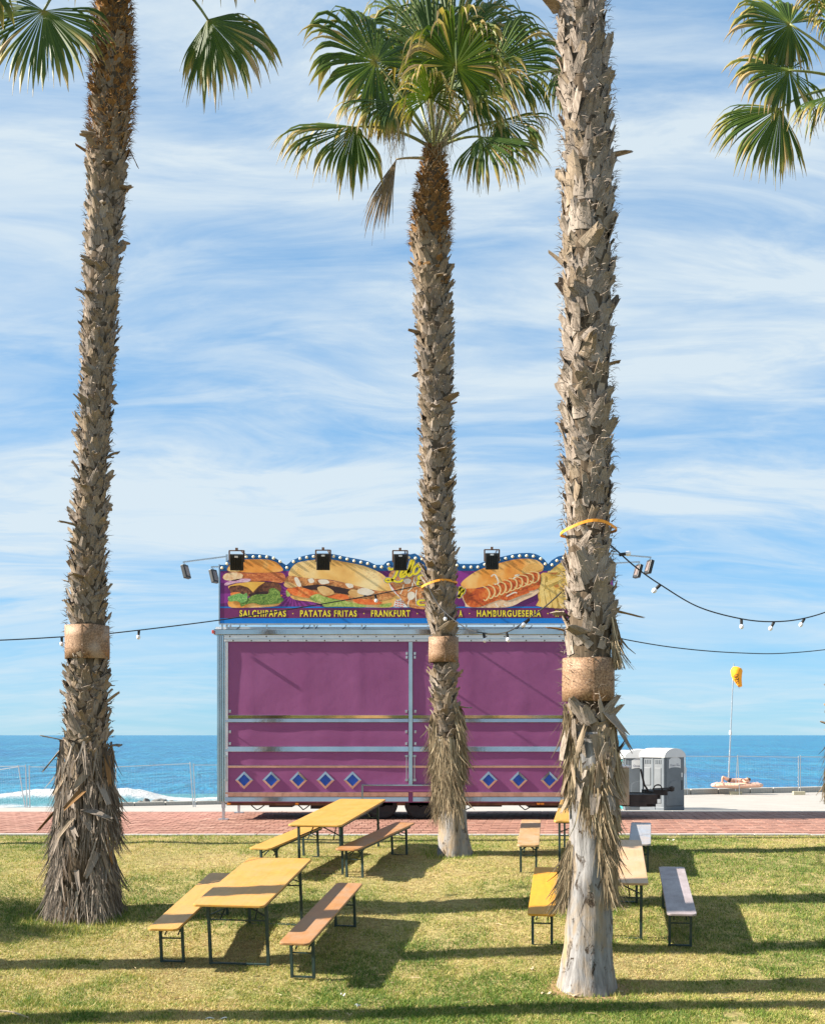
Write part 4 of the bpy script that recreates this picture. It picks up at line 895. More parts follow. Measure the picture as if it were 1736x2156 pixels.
def frond(parent, hub, mid, nrm, Rr, base=None, ctrl=None, spread=150, droop=.7, fold=.25, dry=0.0, seed=0, nseg=46, split=.70, name='frond', threads=14, pr=.02, mat=None):
    rs = random.Random(seed); hub = Vector(hub); mv = Vector(mid).normalized(); nv = Vector(nrm); nv = (nv - mv * nv.dot(mv)).normalized(); bv = nv.cross(mv)
    off = origin(parent); V = []; Fc = []; TT = []; TN = []
    da = 2 * R(spread) / nseg; down = Vector((0, 0, -1)); K = 10
    def strip(pts, hw, side, t0s, lift):
        n0 = len(V)
        for i, p in enumerate(pts):
            V.append(p - side[i] * hw[i]); V.append(p + lift[i]); V.append(p + side[i] * hw[i])
            for _ in range(3): TT.append(t0s[i]); TN.append(tn)
        for i in range(len(pts) - 1):
            a = n0 + 3 * i; Fc.extend([(a, a + 1, a + 4, a + 3), (a + 1, a + 2, a + 5, a + 4)])
    for s_ in range(nseg):
        if rs.random() < .02: continue
        a = -R(spread) + (s_ + .5) * da; aa = abs(a) / R(spread); tn = rs.random()
        ln = Rr * (1 - .30 * aa ** 1.6) * rs.uniform(.84, 1.1); dirv = mv * math.cos(a) + bv * math.sin(a)
        dirv = (dirv + nv * rs.gauss(0, .02) - nv * fold * (math.sin(a) ** 2 * .8 + .25 * aa)).normalized()
        p = hub.copy(); pts = []; hw = []; sd = []; tt = []; lf = []; sp_ = split + rs.uniform(-.16, .10); side = rs.gauss(0, .16); bow = rs.gauss(0, .10); dr = droop * rs.uniform(.6, 1.35); bend = rs.uniform(.62, .78)
        if rs.random() < .10: dr *= 2.4; bend = rs.uniform(.3, .6)
        tipk = dry + rs.uniform(-.06, .16) + (rs.uniform(.1, .45) if rs.random() < .12 else 0)
        for i in range(K + 1):
            t = i / K; gq = max(0, (t - bend * .75) / (1 - bend * .75)); gq = gq ** 1.7 * dr * 2.6 + dr * .08 * t
            q_ = max(0, t - sp_ * .9) * 2; dd = (dirv + down * gq * 1.6 + (bv * math.cos(a) - mv * math.sin(a)) * side * q_ + nv * bow * q_).normalized()
            if i: p = p + dd * ln / K
            sdv = nv.cross(dd); 
            if sdv.length < .1: sdv = bv.copy()
            sdv.normalize(); r = t * ln
            full = r * math.tan(da / 2) * 1.06
            if t > sp_: full = sp_ * ln * math.tan(da / 2) * 1.06 * max(.04, 1 - (t - sp_) / (1 - sp_)) ** 1.25
            pts.append(p.copy() - off); hw.append(max(full, .0015)); sd.append(sdv); lf.append(nv * (full * .55) * (1 if True else 0)); tt.append(min(1, max(0, t * .82 + tipk if t > .12 else t * .5 + dry * .6)))
        strip(pts, hw, sd, tt, lf)
        if rs.random() < threads / nseg:       # pale hanging thread
            q = pts[6] + (pts[7] - pts[6]) * rs.random(); l = rs.uniform(.15, .4); tn = rs.random(); sx = Vector((rs.uniform(-.2, .2), rs.uniform(-.1, .1), -1)).normalized()
            pp = [q, q + (dirv * .3 + sx) * l * .35, q + sx * l]; strip(pp, [.004, .004, .002], [Vector((1, 0, 0))] * 3, [.84, .86, .95], [Vector((0, 0, 0))] * 3)
    me = bpy.data.meshes.new(name); me.from_pydata([tuple(q) for q in V], [], Fc); me.update()
    me.attributes.new('tip', 'FLOAT', 'POINT').data.foreach_set('value', TT); me.attributes.new('tone', 'FLOAT', 'POINT').data.foreach_set('value', TN)
    o = link_mesh(name, me, mat or M['leaf'], parent)
    if base is not None:
        base = Vector(base); ctrl = Vector(ctrl) if ctrl is not None else (base + hub) / 2 + Vector((0, 0, .15 * (hub - base).length))
        pts = [base * (1 - t) ** 2 + ctrl * 2 * t * (1 - t) + hub * t * t for t in np.linspace(0, 1, 12)]
        MB().tube(pts, [pr * (1.5 - .75 * t) for t in np.linspace(0, 1, 12)], 7).build('petiole', M['petiole'] if dry < .3 else M['petiole_dry'], o, True)
    return o
def wild_crown(parent, c, n, Rr, seed, pet=(.7, 1.2), elmin=-35, elmax=80, az=None):
    rs = random.Random(seed)
    for i in range(n):
        a = i * 2.39996 + rs.uniform(-.2, .2); el = R(elmin + (elmax - elmin) * (i + .5) / n + rs.uniform(-6, 6)); dv = Vector((math.cos(a) * math.cos(el), math.sin(a) * math.cos(el), math.sin(el)))
        hub = Vector(c) + dv * rs.uniform(*pet) + Vector((0, 0, -.08)); up = Vector((0, 0, 1)) - dv * dv.z; 
        mid = dv + Vector((0, 0, -.35)); frond(parent, hub, mid, up + Vector((0, 0, .2)), Rr * rs.uniform(.85, 1.1), c, None, 145, .7, .3, rs.uniform(-.05, .12), seed * 50 + i, 36, threads=4)

# --- right palm (nearest) -----------------------------------------------------
d = 12.3
tk = Trunk([(2105, 1166, 1302), (2085, 1172, 1299), (2040, 1180, 1293), (1990, 1188, 1288), (1900, 1195, 1285), (1800, 1200, 1286), (1650, 1197, 1291), (1560, 1196, 1292), (1480, 1188, 1291), (1387, 1188, 1291), (1300, 1188, 1292), (1100, 1187, 1285),
            (900, 1183, 1288), (700, 1186, 1287), (500, 1180, 1292), (300, 1183, 1290), (100, 1173, 1281), (0, 1166, 1274), (-300, 1150, 1255), (-700, 1135, 1225)], d)
pr_ = empty('palm_tree', (tk.at(g(d))[0], d, g(d)), 'biggest nearest palm with bare grey foot and rusty collar', 'palm tree', 'fan palms on the lawn')
zb = CZ + (HY - 1580) / (F / d); ztop = float(tk.z[-1])
trunk_core(tk, g(d) - .1, zb + .15, 1.0, M['bare'], pr_, 'bare_trunk', .022, .04, 3)
trunk_core(tk, zb + .1, ztop, .82, M['core_dark'], pr_, 'trunk', .02)
bz = lambda y: CZ + (HY - y) / (F / d)
def m_right(z, rs): return 'boot_grey' if rs.random() < .72 else 'boot_tan'
stubs(tk, bz(1690), ztop, pr_, .17, .145, m_right, .875, 300, [(bz(1477), bz(1387))], 21, (1, 14), 42, .012)
wisps(tk, bz(1560), bz(-50), 2600, pr_, (.03, .10), 5, .99, 'fibre_grey')
beard(tk, [(bz(1530), bz(1830), .15, 1.9, 420, .16), (bz(1760), bz(1890), .5, 1.8, 260, .28), (bz(1770), bz(1905), -2.1, -1.15, 330, .38), (bz(1480), bz(1620), -1.8, -.9, 120, .12), (bz(1300), bz(1390), .9, 1.9, 150, .22), (bz(1600), bz(1740), -.6, .5, 130, .07), (bz(1560), bz(1690), -1.7, -.6, 120, .12), (bz(1680), bz(1800), .2, 1.2, 260, .16)], pr_, 'fibre', seed=8)
# large loose flaps below the collar
def flap(tk, parent, z, th, w_, l_, tl, rl, mat, vi):
    base = tk.pt(z, th, 1.0); out = Vector((math.sin(th), -math.cos(th), 0)); tan = Vector((math.cos(th), math.sin(th), 0))
    Mx = Matrix((tan, out, Vector((0, 0, 1)))).transposed() @ Matrix.Rotation(-R(tl), 3, 'X') @ Matrix.Rotation(R(rl), 3, 'Y')
    o = bpy.data.objects.new('loose_leaf_base', SM[mat][vi]); col.objects.link(o); o.parent = parent; o.matrix_local = Matrix.Translation(base - origin(parent)) @ Mx.to_4x4() @ Matrix.Diagonal((w_, w_, l_, 1))
for z, th, w_, l_, tl, rl, mt, vi in ((bz(1640), .55, .17, .42, 172, 12, 'boot_grey', 2), (bz(1560), .9, .16, .40, 165, -22, 'boot_grey', 5), (bz(1545), .1, .14, .36, 175, 8, 'boot_tan', 7), (bz(1520), -.25, .16, .28, 10, -35, 'boot_grey', 9), (bz(1520), .35, .17, .3, 12, 38, 'boot_grey', 11),
                                   (bz(1530), -1.25, .15, .42, 168, -8, 'boot_grey', 3), (bz(1590), .35, .1, .35, 170, -15, 'boot_tan', 8), (bz(1620), 1.1, .14, .34, 160, 20, 'boot_tan', 1), (bz(1290), 1.35, .12, .3, 100, 20, 'boot_tan', 4), (bz(1310), 1.4, .12, .28, 160, -10, 'boot_brown', 6), (bz(1330), -1.5, .08, .22, 70, -30, 'boot_brown', 10),
                                   (bz(560), -1.5, .1, .2, 38, -10, 'boot_tan', 12), (bz(1700), .9, .15, .3, 165, 30, 'boot_tan', 13)):
    flap(tk, pr_, z, th, w_, l_, tl, rl, mt, vi)
rs = random.Random(93)
for _ in range(22):
    flap(tk, pr_, bz(rs.uniform(1490, 1680)), rs.uniform(-1.5, 1.6), rs.uniform(.07, .16), rs.uniform(.2, .42), rs.choice((rs.uniform(150, 178), rs.uniform(5, 25))), rs.uniform(-40, 40), rs.choice(('boot_grey', 'boot_grey', 'boot_tan')), rs.randrange(16))
wild_crown(pr_, (tk.at(ztop)[0], d, ztop + .2), 18, 1.2, 4, elmin=-10)
TR = tk
# --- left palm -----------------------------------------------------------------
d = 15.0; bz = lambda y, d=15.0: CZ + (HY - y) / (F / d)
tk = Trunk([(1935, 108, 246), (1900, 112, 240), (1800, 120, 234), (1650, 128, 232), (1560, 133, 230), (1500, 138, 230), (1388, 142, 226), (1318, 142, 226), (1200, 148, 222), (1000, 164, 226), (800, 172, 238), (600, 178, 248), (400, 186, 262), (300, 190, 270), (200, 192, 280), (100, 196, 280), (0, 203, 274), (-60, 210, 272), (-110, 222, 268)], d)
plt_ = empty('palm_tree', (tk.at(g(d))[0], d, g(d)), 'leftmost palm, shaggy fibre-skirted trunk leaning to the right', 'palm tree', 'fan palms on the lawn')
ztop = float(tk.z[-1])
trunk_core(tk, g(d) - .1, ztop, .84, M['core_dark'], plt_, 'trunk', .02, .06, 9)
def m_left(z, rs):
    y = HY - (z - CZ) * F / 15.0; k = (y - 60) / 330
    if y > 420: return 'boot_grey' if rs.random() < .6 else 'boot_tan'
    if rs.random() < k: return 'boot_tan'
    return 'boot_brown' if rs.random() < .5 + .3 * (y > 180) else 'boot_rust'
stubs(tk, bz(1640), ztop, plt_, .128, .098, m_left, .875, 300, [(bz(1388), bz(1318))], 31, (6, 26), 40, .05)
wisps(tk, bz(1660), bz(-60), 2200, plt_, (.03, .10), 15, .98, 'fibre_grey'); wisps(tk, bz(330), bz(-80), 2600, plt_, (.04, .11), 16, .98, 'fibre_rust')
beard(tk, [(bz(1560), bz(1700), -1.9, 1.9, 260, .12), (bz(1640), bz(1800), -2, 2, 420, .14), (bz(1640), bz(1780), .8, 1.9, 240, .38), (bz(1700), bz(1850), -2.0, -.7, 320, .18), (bz(1780), bz(1935), -2.0, -.5, 420, .16), (bz(1790), bz(1930), .5, 2.0, 420, .14), (bz(1850), bz(1940), -1.2, 1.2, 160, .05)], plt_, 'fibre_grey', seed=18)
for z, th, w_, l_, tl, rl, mt, vi in ((bz(1560), -1.3, .12, .30, 75, -12, 'boot_grey', 1), (bz(1580), -1.2, .13, .34, 140, -15, 'boot_grey', 4), (bz(1545), -.1, .13, .3, 10, -22, 'boot_grey', 6), (bz(1590), 1.2, .11, .42, 155, -20, 'boot_brown', 8), (bz(1590), -.35, .1, .34, 168, 20, 'boot_tan', 2), (bz(1700), .2, .12, .40, 120, 60, 'boot_grey', 5),
                                   (bz(1680), -.9, .12, .36, 165, 10, 'boot_grey', 7), (bz(1790), .7, .12, .34, 165, -30, 'boot_grey', 9), (bz(1740), -.2, .08, .34, 170, 12, 'boot_grey', 11), (bz(312), 1.5, .07, .28, 150, 10, 'boot_brown', 10), (bz(330), -1.4, .1, .2, 50, 0, 'boot_brown', 12), (bz(1480), 1.3, .09, .24, 40, 30, 'boot_grey', 3), (bz(1620), .4, .1, .3, 160, -40, 'boot_tan', 14)):
    flap(tk, plt_, z, th, w_, l_, tl, rl, mt, vi)
rs = random.Random(91)
for _ in range(34):
    flap(tk, plt_, bz(rs.uniform(1600, 1850)), rs.uniform(-1.7, 1.7), rs.uniform(.05, .11), rs.uniform(.2, .42), rs.uniform(135, 178), rs.uniform(-40, 40), rs.choice(('boot_grey', 'boot_grey', 'boot_tan', 'boot_brown')), rs.randrange(16))
cc = P(245, -100, d)
frond(plt_, P(92, 22, 14.6), (-.28, -.25, -1), (-.1, -1, .2), 1.2, cc, P(150, -90, 14.8), 120, .35, .15, .0, 101, 56)
frond(plt_, P(437, 40, 14.7), (.62, -.2, -.75), (-.35, -.75, .45), 1.15, cc, P(370, -70, 14.8), 100, .5, .62, .03, 102, 56)
for i, (px, py, mx_, mz) in enumerate(((300, -150, .3, -.5), (455, -190, .2, -.4), (170, -150, -.3, .4), (260, -260, 0, 1), (380, -240, .7, .5), (90, -230, -.7, .5), (-60, -80, -1, -.2), (430, -330, .6, .9))):
    frond(plt_, P(px, py, 15 + (-.5, .5)[i % 2]), (mx_, (-.4, .4)[i % 2], mz), (0, -1, .3), 1.1, cc, None, 140, .6, .3, .03, 110 + i, 40)
# --- centre palm ---------------------------------------------------------------
d = 18.5; bz = lambda y, d=18.5: CZ + (HY - y) / (F / d)
tk = Trunk([(1815, 914, 1000), (1800, 920, 995), (1750, 924, 985), (1680, 922, 977), (1600, 916, 970), (1550, 912, 966), (1450, 908, 960), (1395, 906, 960), (1342, 906, 960), (1250, 893, 960), (1100, 890, 953), (900, 884, 952), (700, 876, 952), (600, 872, 948), (520, 864, 946), (450, 868, 948), (400, 876, 944), (360, 886, 938), (330, 893, 934), (310, 897, 930)], d)
pc = empty('palm_tree', (tk.at(g(d))[0], d, g(d)), 'middle palm in front of the trailer with its whole crown in view', 'palm tree', 'fan palms on the lawn')
ztop = float(tk.z[-1])
trunk_core(tk, g(d) - .1, bz(1560), 1.0, M['bare'], pc, 'bare_trunk', .02, .05, 5)
trunk_core(tk, bz(1570), ztop, .83, M['core_dark'], pc, 'trunk', .02, .06, 6)
def m_mid(z, rs):
    y = HY - (z - CZ) * F / 18.5
    if y > 620: return 'boot_grey' if rs.random() < .55 else 'boot_tan'
    if y > 500: return 'boot_tan' if rs.random() < .75 else 'boot_brown'
    return 'boot_brown' if rs.random() < .75 or y > 380 else 'boot_rust'
stubs(tk, bz(1560), ztop, pc, .145, .112, m_mid, .875, 300, [(bz(1395), bz(1342))], 41, (8, 28), 30, .04)
wisps(tk, bz(1560), bz(560), 1400, pc, (.03, .10), 25, .98, 'fibre_grey'); wisps(tk, bz(520), bz(310), 1600, pc, (.04, .11), 26, .97, 'fibre_rust')
beard(tk, [(bz(1550), bz(1730), -2.0, .5, 900, .30), (bz(1560), bz(1700), -1.9, -.2, 420, .42), (bz(1480), bz(1640), .7, 2.0, 420, .48), (bz(1600), bz(1690), .3, 1.0, 100, .2), (bz(1500), bz(1570), -1.9, -.8, 120, .3)], pc, 'fibre', seed=28)
cc = P(915, 318, d)
fr = [  # hub px, py, depth offset | mid | normal | R | base ctrl | spread droop fold dry
    ((791, 129, -.35), (-.75, -.25, .45), (.35, -.9, .25), 1.26, (872, 230, -.2), 150, .55, .12, -.02),
    ((958, 139, -.9), (.12, -.45, .75), (0, -.85, -.4), 1.05, (945, 230, -.5), 152, .95, .12, .04),
    ((912, 118, .3), (-.15, .1, 1), (.1, -1, .1), 1.45, (905, 220, .2), 105, .45, .2, -.02),
    ((950, 105, .5), (.2, .15, 1), (-.1, -1, .1), 1.5, (930, 220, .3), 100, .45, .2, -.02),
    ((1040, 135, .35), (.62, .1, .75), (-.3, -.9, .1), 1.35, (985, 250, .2), 125, .6, .2, -.02),
    ((748, 266, -.3), (-1, -.15, -.12), (.1, -.75, .65), 1.32, (845, 262, -.2), 125, .55, .45, .05),
    ((826, 212, -.45), (-.95, -.2, -.05), (.1, -.5, .85), 1.02, (880, 262, -.3), 120, .75, .55, .08),
    ((1013, 287, -.3), (.95, -.2, -.22), (-.15, -.6, .75), 1.18, (955, 285, -.2), 120, .5, .5, .05),
    ((1055, 252, .25), (.9, -.05, .12), (-.1, -.7, .7), .98, (965, 270, .2), 130, .7, .4, .08),
    ((860, 150, .5), (-.45, .3, .9), (.3, -.9, .2), 1.25, (890, 240, .3), 120, .5, .2, 0),
    ((1010, 60, .9), (.4, .4, .8), (-.2, -.9, .2), 1.3, (950, 200, .6), 120, .5, .2, 0),
    ((870, 60, .9), (-.2, .4, .9), (.1, -.9, .3), 1.3, (900, 200, .6), 120, .5, .2, 0),
    ((1176, 146, .1), (.9, .1, .1), (-.1, -.8, .6), .95, (1010, 160, .1), 130, .6, .4, .05),
    ((905, 205, -1.1), (-.1, -.9, .35), (0, -.4, .9), .8, (912, 260, -.7), 120, .8, .5, .12),
    ((985, 185, .1), (.55, -.1, .45), (-.3, -.9, .2), 1.1, (950, 250, .1), 120, .9, .35, .1),
    ((850, 205, .3), (-.6, .1, .45), (.3, -.9, .2), 1.05, (890, 260, .2), 120, .9, .35, .1),
    ((930, 170, .7), (.1, .3, .8), (0, -1, .2), 1.2, (920, 250, .4), 130, .7, .3, .03),
]
for i, (h, mi, nr, rr_, ct, spd, dr, fo_, dy) in enumerate(fr):
    frond(pc, P(h[0], h[1], d + h[2]), mi, nr, rr_ * 1.06, cc, P(ct[0], ct[1], d + ct[2]), spd, dr, fo_, dy, 200 + i, 62, threads=26)
frond(pc, P(834, 335, d - .4), (-.35, -.05, -.95), (.2, -1, 0), 1.30, P(893, 333, d - .2), P(860, 330, d - .35), 15, .25, .1, .72, 240, 22, threads=0, pr=.016, name='dead_frond', mat=plain('dead_leaf', (.19, .125, .06), .7, 0, .5, 14))
it = []; rs = random.Random(77)
for _ in range(70):
    b = P(rs.uniform(815, 850), rs.uniform(225, 260), d - .4); l = rs.uniform(.2, .85); it.append(([b, b + Vector((rs.uniform(-.05, .05), 0, -l * .5)), b + Vector((rs.uniform(-.15, .12), 0, -l))], rs.uniform(.006, .014)))
for _ in range(160):
    b = P(rs.uniform(895, 960), rs.uniform(190, 300), d - rs.uniform(.0, .6)); l = rs.uniform(.15, .6); it.append(([b, b + Vector((rs.uniform(-.08, .08), 0, -l * .5)), b + Vector((rs.uniform(-.2, .2), 0, -l))], rs.uniform(.005, .011)))
fibres('hanging_threads', it, M['fibre'], pc)
# --- palm at the right edge -----------------------------------------------------
d = 18.0; bz = lambda y, d=18.0: CZ + (HY - y) / (F / d)
tk = Trunk([(1815, 1752, 1838), (1700, 1748, 1826), (1500, 1752, 1824), (1200, 1756, 1824), (800, 1768, 1834), (500, 1780, 1846), (300, 1790, 1852), (230, 1797, 1846), (190, 1806, 1838)], d)
pe = empty('palm_tree', (tk.at(g(d))[0], d, g(d)), 'palm at the right edge of the photo, fronds reaching in at the top', 'palm tree', 'fan palms on the lawn')
ztop = float(tk.z[-1]); trunk_core(tk, g(d) - .1, ztop, .92, M['core_dark'], pe, 'trunk', .02, .08, 12)
stubs(tk, bz(1700), ztop, pe, .17, .15, m_left, .875, 120, [], 51, (12, 34), 28, .05)
beard(tk, [(bz(1540), bz(1680), -2.0, .5, 500, .3)], pe, 'fibre', seed=38)
flap(tk, pe, bz(1650), -1.45, .16, .3, 160, -10, 'boot_tan', 3); flap(tk, pe, bz(1455), -1.5, .1, .16, 40, -20, 'boot_brown', 5); flap(tk, pe, bz(1470), -1.5, .1, .16, 130, -20, 'boot_brown', 7)
cc = P(1822, 185, d)
for i, (h, mi, nr, rr_, ct, spd, dr, fo_, dy) in enumerate([
    ((1642, 227, -.3), (-.68, -.2, -.74), (.2, -.85, .4), 1.36, (1720, 175, -.2), 78, .4, .35, .05),
    ((1660, 148, -.2), (-1, -.2, -.15), (.2, -.85, .4), 1.05, (1750, 150, -.1), 150, .55, .25, .05),
    ((1662, 50, 0), (-1, -.1, .12), (.2, -.9, .3), 1.12, (1760, 110, 0), 150, .5, .2, .02),
    ((1760, 55, -.4), (-.3, -.5, .3), (.1, -.8, .5), 1.0, (1790, 110, -.2), 150, .8, .3, .06),
    ((1765, 195, -.5), (-.9, -.2, -.35), (.1, -.3, .9), .95, (1790, 180, -.3), 130, .7, .5, .06),
    ((1790, -40, .2), (-.3, .1, 1), (.1, -1, .1), 1.3, (1810, 80, .1), 120, .4, .2, 0),
    ((1900, -20, .2), (.4, .1, 1), (-.1, -1, .1), 1.3, (1850, 80, .1), 120, .4, .2, 0),
    ((1960, 90, 0), (1, 0, .2), (-.1, -.9, .4), 1.2, (1890, 120, 0), 140, .5, .3, .03),
    ((1950, 240, 0), (1, 0, -.5), (-.1, -.7, .6), 1.2, (1890, 180, 0), 130, .5, .4, .05)]):
    frond(pe, P(h[0], h[1], d + h[2]), mi, nr, rr_ * .98, cc, P(ct[0], ct[1], d + ct[2]), spd, dr, fo_, dy, 300 + i, 56, threads=24)
# --- palms standing left of the picture: their shadows cross the lawn -----------
def off_palm(x, d, h, r, label, seed, n=24, R_=1.2):
    z0 = g(d); s = F / d; prof = [(HY - (z0 + h * t - CZ) * s, CX + (x + .15 * t - r * (1.25 - .35 * t)) * s, CX + (x + .15 * t + r * (1.25 - .35 * t)) * s) for t in (-.01, .03, .3, .7, 1)]
    tk = Trunk(prof, d); o = empty('palm_tree', (x, d, z0), label, 'palm tree', 'fan palms on the lawn')
    trunk_core(tk, z0 - .1, z0 + h, .95, M['core_dark'], o, 'trunk', .03, .12, seed)
    stubs(tk, z0 + .8, z0 + h, o, .13 if r < .2 else .2, .2, m_left, .875, 0, [], seed, (4, 16), 28, .02)
    wild_crown(o, (x + .15, d, z0 + h), n, R_, seed)
off_palm(-7.6, 12.82, 19.5, .15, 'palm beyond the left edge, casting the trunk shadow across the nearest table', 61)
off_palm(-7.0, 10.88, 19.5, .16, 'palm beyond the left edge, casting the shadow along the bottom of the photo', 62)
off_palm(-19.4, 13.5, 8.4, .24, 'low palm far beyond the left edge, its crown shading the leftmost palm foot', 63, 20, 1.1)
off_palm(-10.0, 19.5, 22, .10, 'slim palm beyond the left edge, casting the thin shadow beside the kerb', 64)

# ------------------------------------------------------------------ collars, straps
def rusty():
    m = MN('rusted_sheet_metal'); co = m.coord('World'); v_ = m.node('ShaderNodeTexVoronoi'); v_.inputs['Scale'].default_value = 42; m.link(co, v_.inputs[0]); a = m.noise(co, 55, 5, .7); b = m.noise(co, 3.5, 5)
    k = m.ramp(a, [(.36, (.06, .03, .017)), (.48, (.20, .105, .05)), (.62, (.37, .235, .145))]); k = m.mix(m.math('MULTIPLY', b, .5), k, (.27, .165, .095))
    k = m.mix(m.ramp(m.noise(co, 1.7, 3), [(.58, (0, 0, 0)), (.75, (.5, .5, .5))]), k, (.6, .55, .5)); m.color(k); m.bump(a, .4, .004); return m.set(.65, .15)
M['rusty'] = rusty()
def collar(px0, px1, y0, y1, d, label):
    s = F / d; r = (px1 - px0) / 2 / s * .965; c = P((px0 + px1) / 2, y1, d); h = (y1 - y0) / s; mb = MB(); n = 40; vv = []
    for rr_, z in ((r - .012, h), (r, h), (r, h * .66), (r + .002, h * .33), (r, 0), (r - .012, 0)):
        for j in range(n):
            a = 2 * math.pi * j / n; q = rr_ * (1 + .012 * math.sin(3 * a + 1) + .006 * math.sin(7 * a + z * 9)); vv.append((c.x + q * math.sin(a), c.y - q * math.cos(a), c.z + z + .006 * math.sin(4 * a) * (z / h - .5)))
    mb.add(vv, [(i * n + (j + 1) % n, i * n + j, (i + 1) * n + j, (i + 1) * n + (j + 1) % n) for i in range(5) for j in range(n)])
    o = empty('metal_collar', (c.x, c.y, c.z), label, 'metal collar', 'rusty collars on the palm trunks')
    mb.build('sheet', M['rusty'], o, True)
    mb = MB(); mb.box((c.x + r * .05, c.y - r - .002, c.z + h / 2), (.018, .012, h * .98)); mb.build('seam', M['rusty'], o)
collar(1182, 1295, 1387, 1477, 12.3, 'rusty sheet metal collar around the biggest nearest palm')
collar(136, 231, 1318, 1388, 15.0, 'rusty sheet metal collar around the leftmost palm trunk')
collar(901, 966, 1342, 1395, 18.5, 'rusty sheet metal collar around the middle palm before the trailer')
M['strap'] = plain('orange_webbing', (.80, .30, .015), .6, 0, .1, 20)
def strap(px0, px1, yl, yr, d, hpx, label, peak=0):
    s = F / d; r = (px1 - px0) / 2 / s; cx = ((px0 + px1) / 2 - CX) / s; n = 36; vv = []; h = hpx / s
    for k in (0, 1):
        for j in range(n):
            a = 2 * math.pi * j / n; u = math.sin(a); y = yl + (yr - yl) * (u + 1) / 2 - peak * max(0, math.cos(a)) * (1 - u * u)
            z = CZ + (HY - y) / s; rr_ = r * (1 + .02 * math.sin(5 * a)); vv.append((cx + rr_ * math.sin(a), d - rr_ * math.cos(a), z - (h if k == 0 else 0)))
    mb = MB().add(vv, [(j, (j + 1) % n, n + (j + 1) % n, n + j) for j in range(n)])
    o = mb.build('webbing_strap', M['strap']); sm = o.modifiers.new('thick', 'SOLIDIFY'); sm.thickness = .004; tag(o, label, 'strap', 'orange straps')
strap(1178, 1297, 1121, 1113, 12.3, 6, 'orange webbing strap around the biggest nearest palm', 14)
strap(886, 962, 1235, 1225, 18.5, 4.5, 'orange webbing strap around the middle palm, holding the light string', 6)

# ------------------------------------------------------------------ string lights
bulbm = MB().lathe([(.001, -.112), (.014, -.108), (.024, -.094), (.027, -.08), (.024, -.066), (.016, -.056), (.013, -.05)], n=14).mesh('bulb'); bulbm.materials.append(M['lampwhite']); bulbm.polygons.foreach_set('use_smooth', [True] * len(bulbm.polygons))
sockm = MB().lathe([(.012, .012), (.017, .008), (.018, -.02), (.016, -.055), (.012, -.056)], n=12).mesh('lamp_socket'); sockm.materials.append(M['rubber'])
def string(pts, bulbs, label, rad=.008, group='festoon strings', cat='light string', name='light_string'):
    q = crom([P(*p) for p in pts], 10); q = [Vector(c) for c in q]; root = empty(name, q[0], label, cat, group)
    MB().tube(q, rad, 6).build('cable', M['rubber'], root, True)
    for px, rot in bulbs:
        c = min(q, key=lambda e: abs(CX + e.x / e.y * F - px)); s_ = inst('lamp_socket', sockm, c - Vector((0, 0, .012)), root, (0, R(rot), 0)); sz = 1.0
        b = bpy.data.objects.new('bulb', bulbm); col.objects.link(b); b.parent = s_
string([(-420, 1330, 13.6), (-150, 1351, 14.5), (0, 1348, 15.0), (130, 1341, 15.45), (230, 1334, 15.6), (460, 1306, 16.4), (640, 1278, 17.2), (790, 1252, 17.9), (890, 1231, 18.15)], [(127, 0), (302, 4), (790, -8)], 'dark light string from the left edge past the leftmost palm to the middle palm')
string([(900, 1232, 18.15), (915, 1262, 17.9), (937, 1290, 17.3), (980, 1322, 16.2), (1018, 1333, 15.3), (1066, 1331, 14.3), (1112, 1303, 13.4), (1150, 1275, 12.8), (1180, 1248, 12.2)], [(937, 0), (1019, -8), (1068, -14), (1114, 45)], 'sagging light string between the middle palm and the biggest palm')
string([(1285, 1148, 12.05), (1302, 1163, 12.1), (1340, 1196, 12.4), (1388, 1230, 12.8), (1470, 1278, 13.5), (1560, 1303, 14.2), (1628, 1309, 14.7), (1692, 1302, 15.3), (1760, 1280, 15.9), (1850, 1236, 17.0), (1810, 1225, 17.7)][:10], [(1304, -100), (1390, 45), (1562, -2), (1629, 28), (1693, 30)], 'light string sagging from the biggest palm to the right edge')
string([(1285, 1338, 12.3), (1318, 1347, 12.5), (1400, 1361, 13.2), (1480, 1370, 13.9), (1560, 1375, 14.6), (1640, 1376, 15.3), (1736, 1368, 16.3), (1810, 1355, 17.6)], [], 'bare black cable hanging right of the biggest palm, below its light string', .006, None, 'cable', 'hanging_cable')

# ------------------------------------------------------------------ sea-edge: fence, wall, toilets, windsock, person
wall = empty('sea_wall', (12, 60, g(60)), 'low stone block wall along the sea edge at right', 'wall')
x = 2.0
while x < 26:
    l = random.uniform(1.3, 2.0); xm = x + l / 2; e = float(edge(xm)) - .45; z = g(e); an = math.atan(15 / 33)
    MB().box((xm, e, z + .13), (l * 1.09 - .05, .55, .32), Matrix.Rotation(an, 3, 'Z')).build('wall_block', M['wall_stone'], wall, bevel=.02); x += l
wall2 = empty('sea_kerb', (-12, 50, g(50)), 'low grey kerb at the promenade edge left of the trailer', 'kerb')
x = -13.0
while x < -7.5:
    e = float(edge(x + .6)) - .2; MB().box((x + .6, e, g(e) + .06), (1.26, .3, .2), Matrix.Rotation(math.atan(15 / 33), 3, 'Z')).build('kerb_block', M['wall_stone'], wall2, bevel=.01); x += 1.2
M['foot'] = concrete('fence_foot_concrete', (.42, .38, .26), 6)
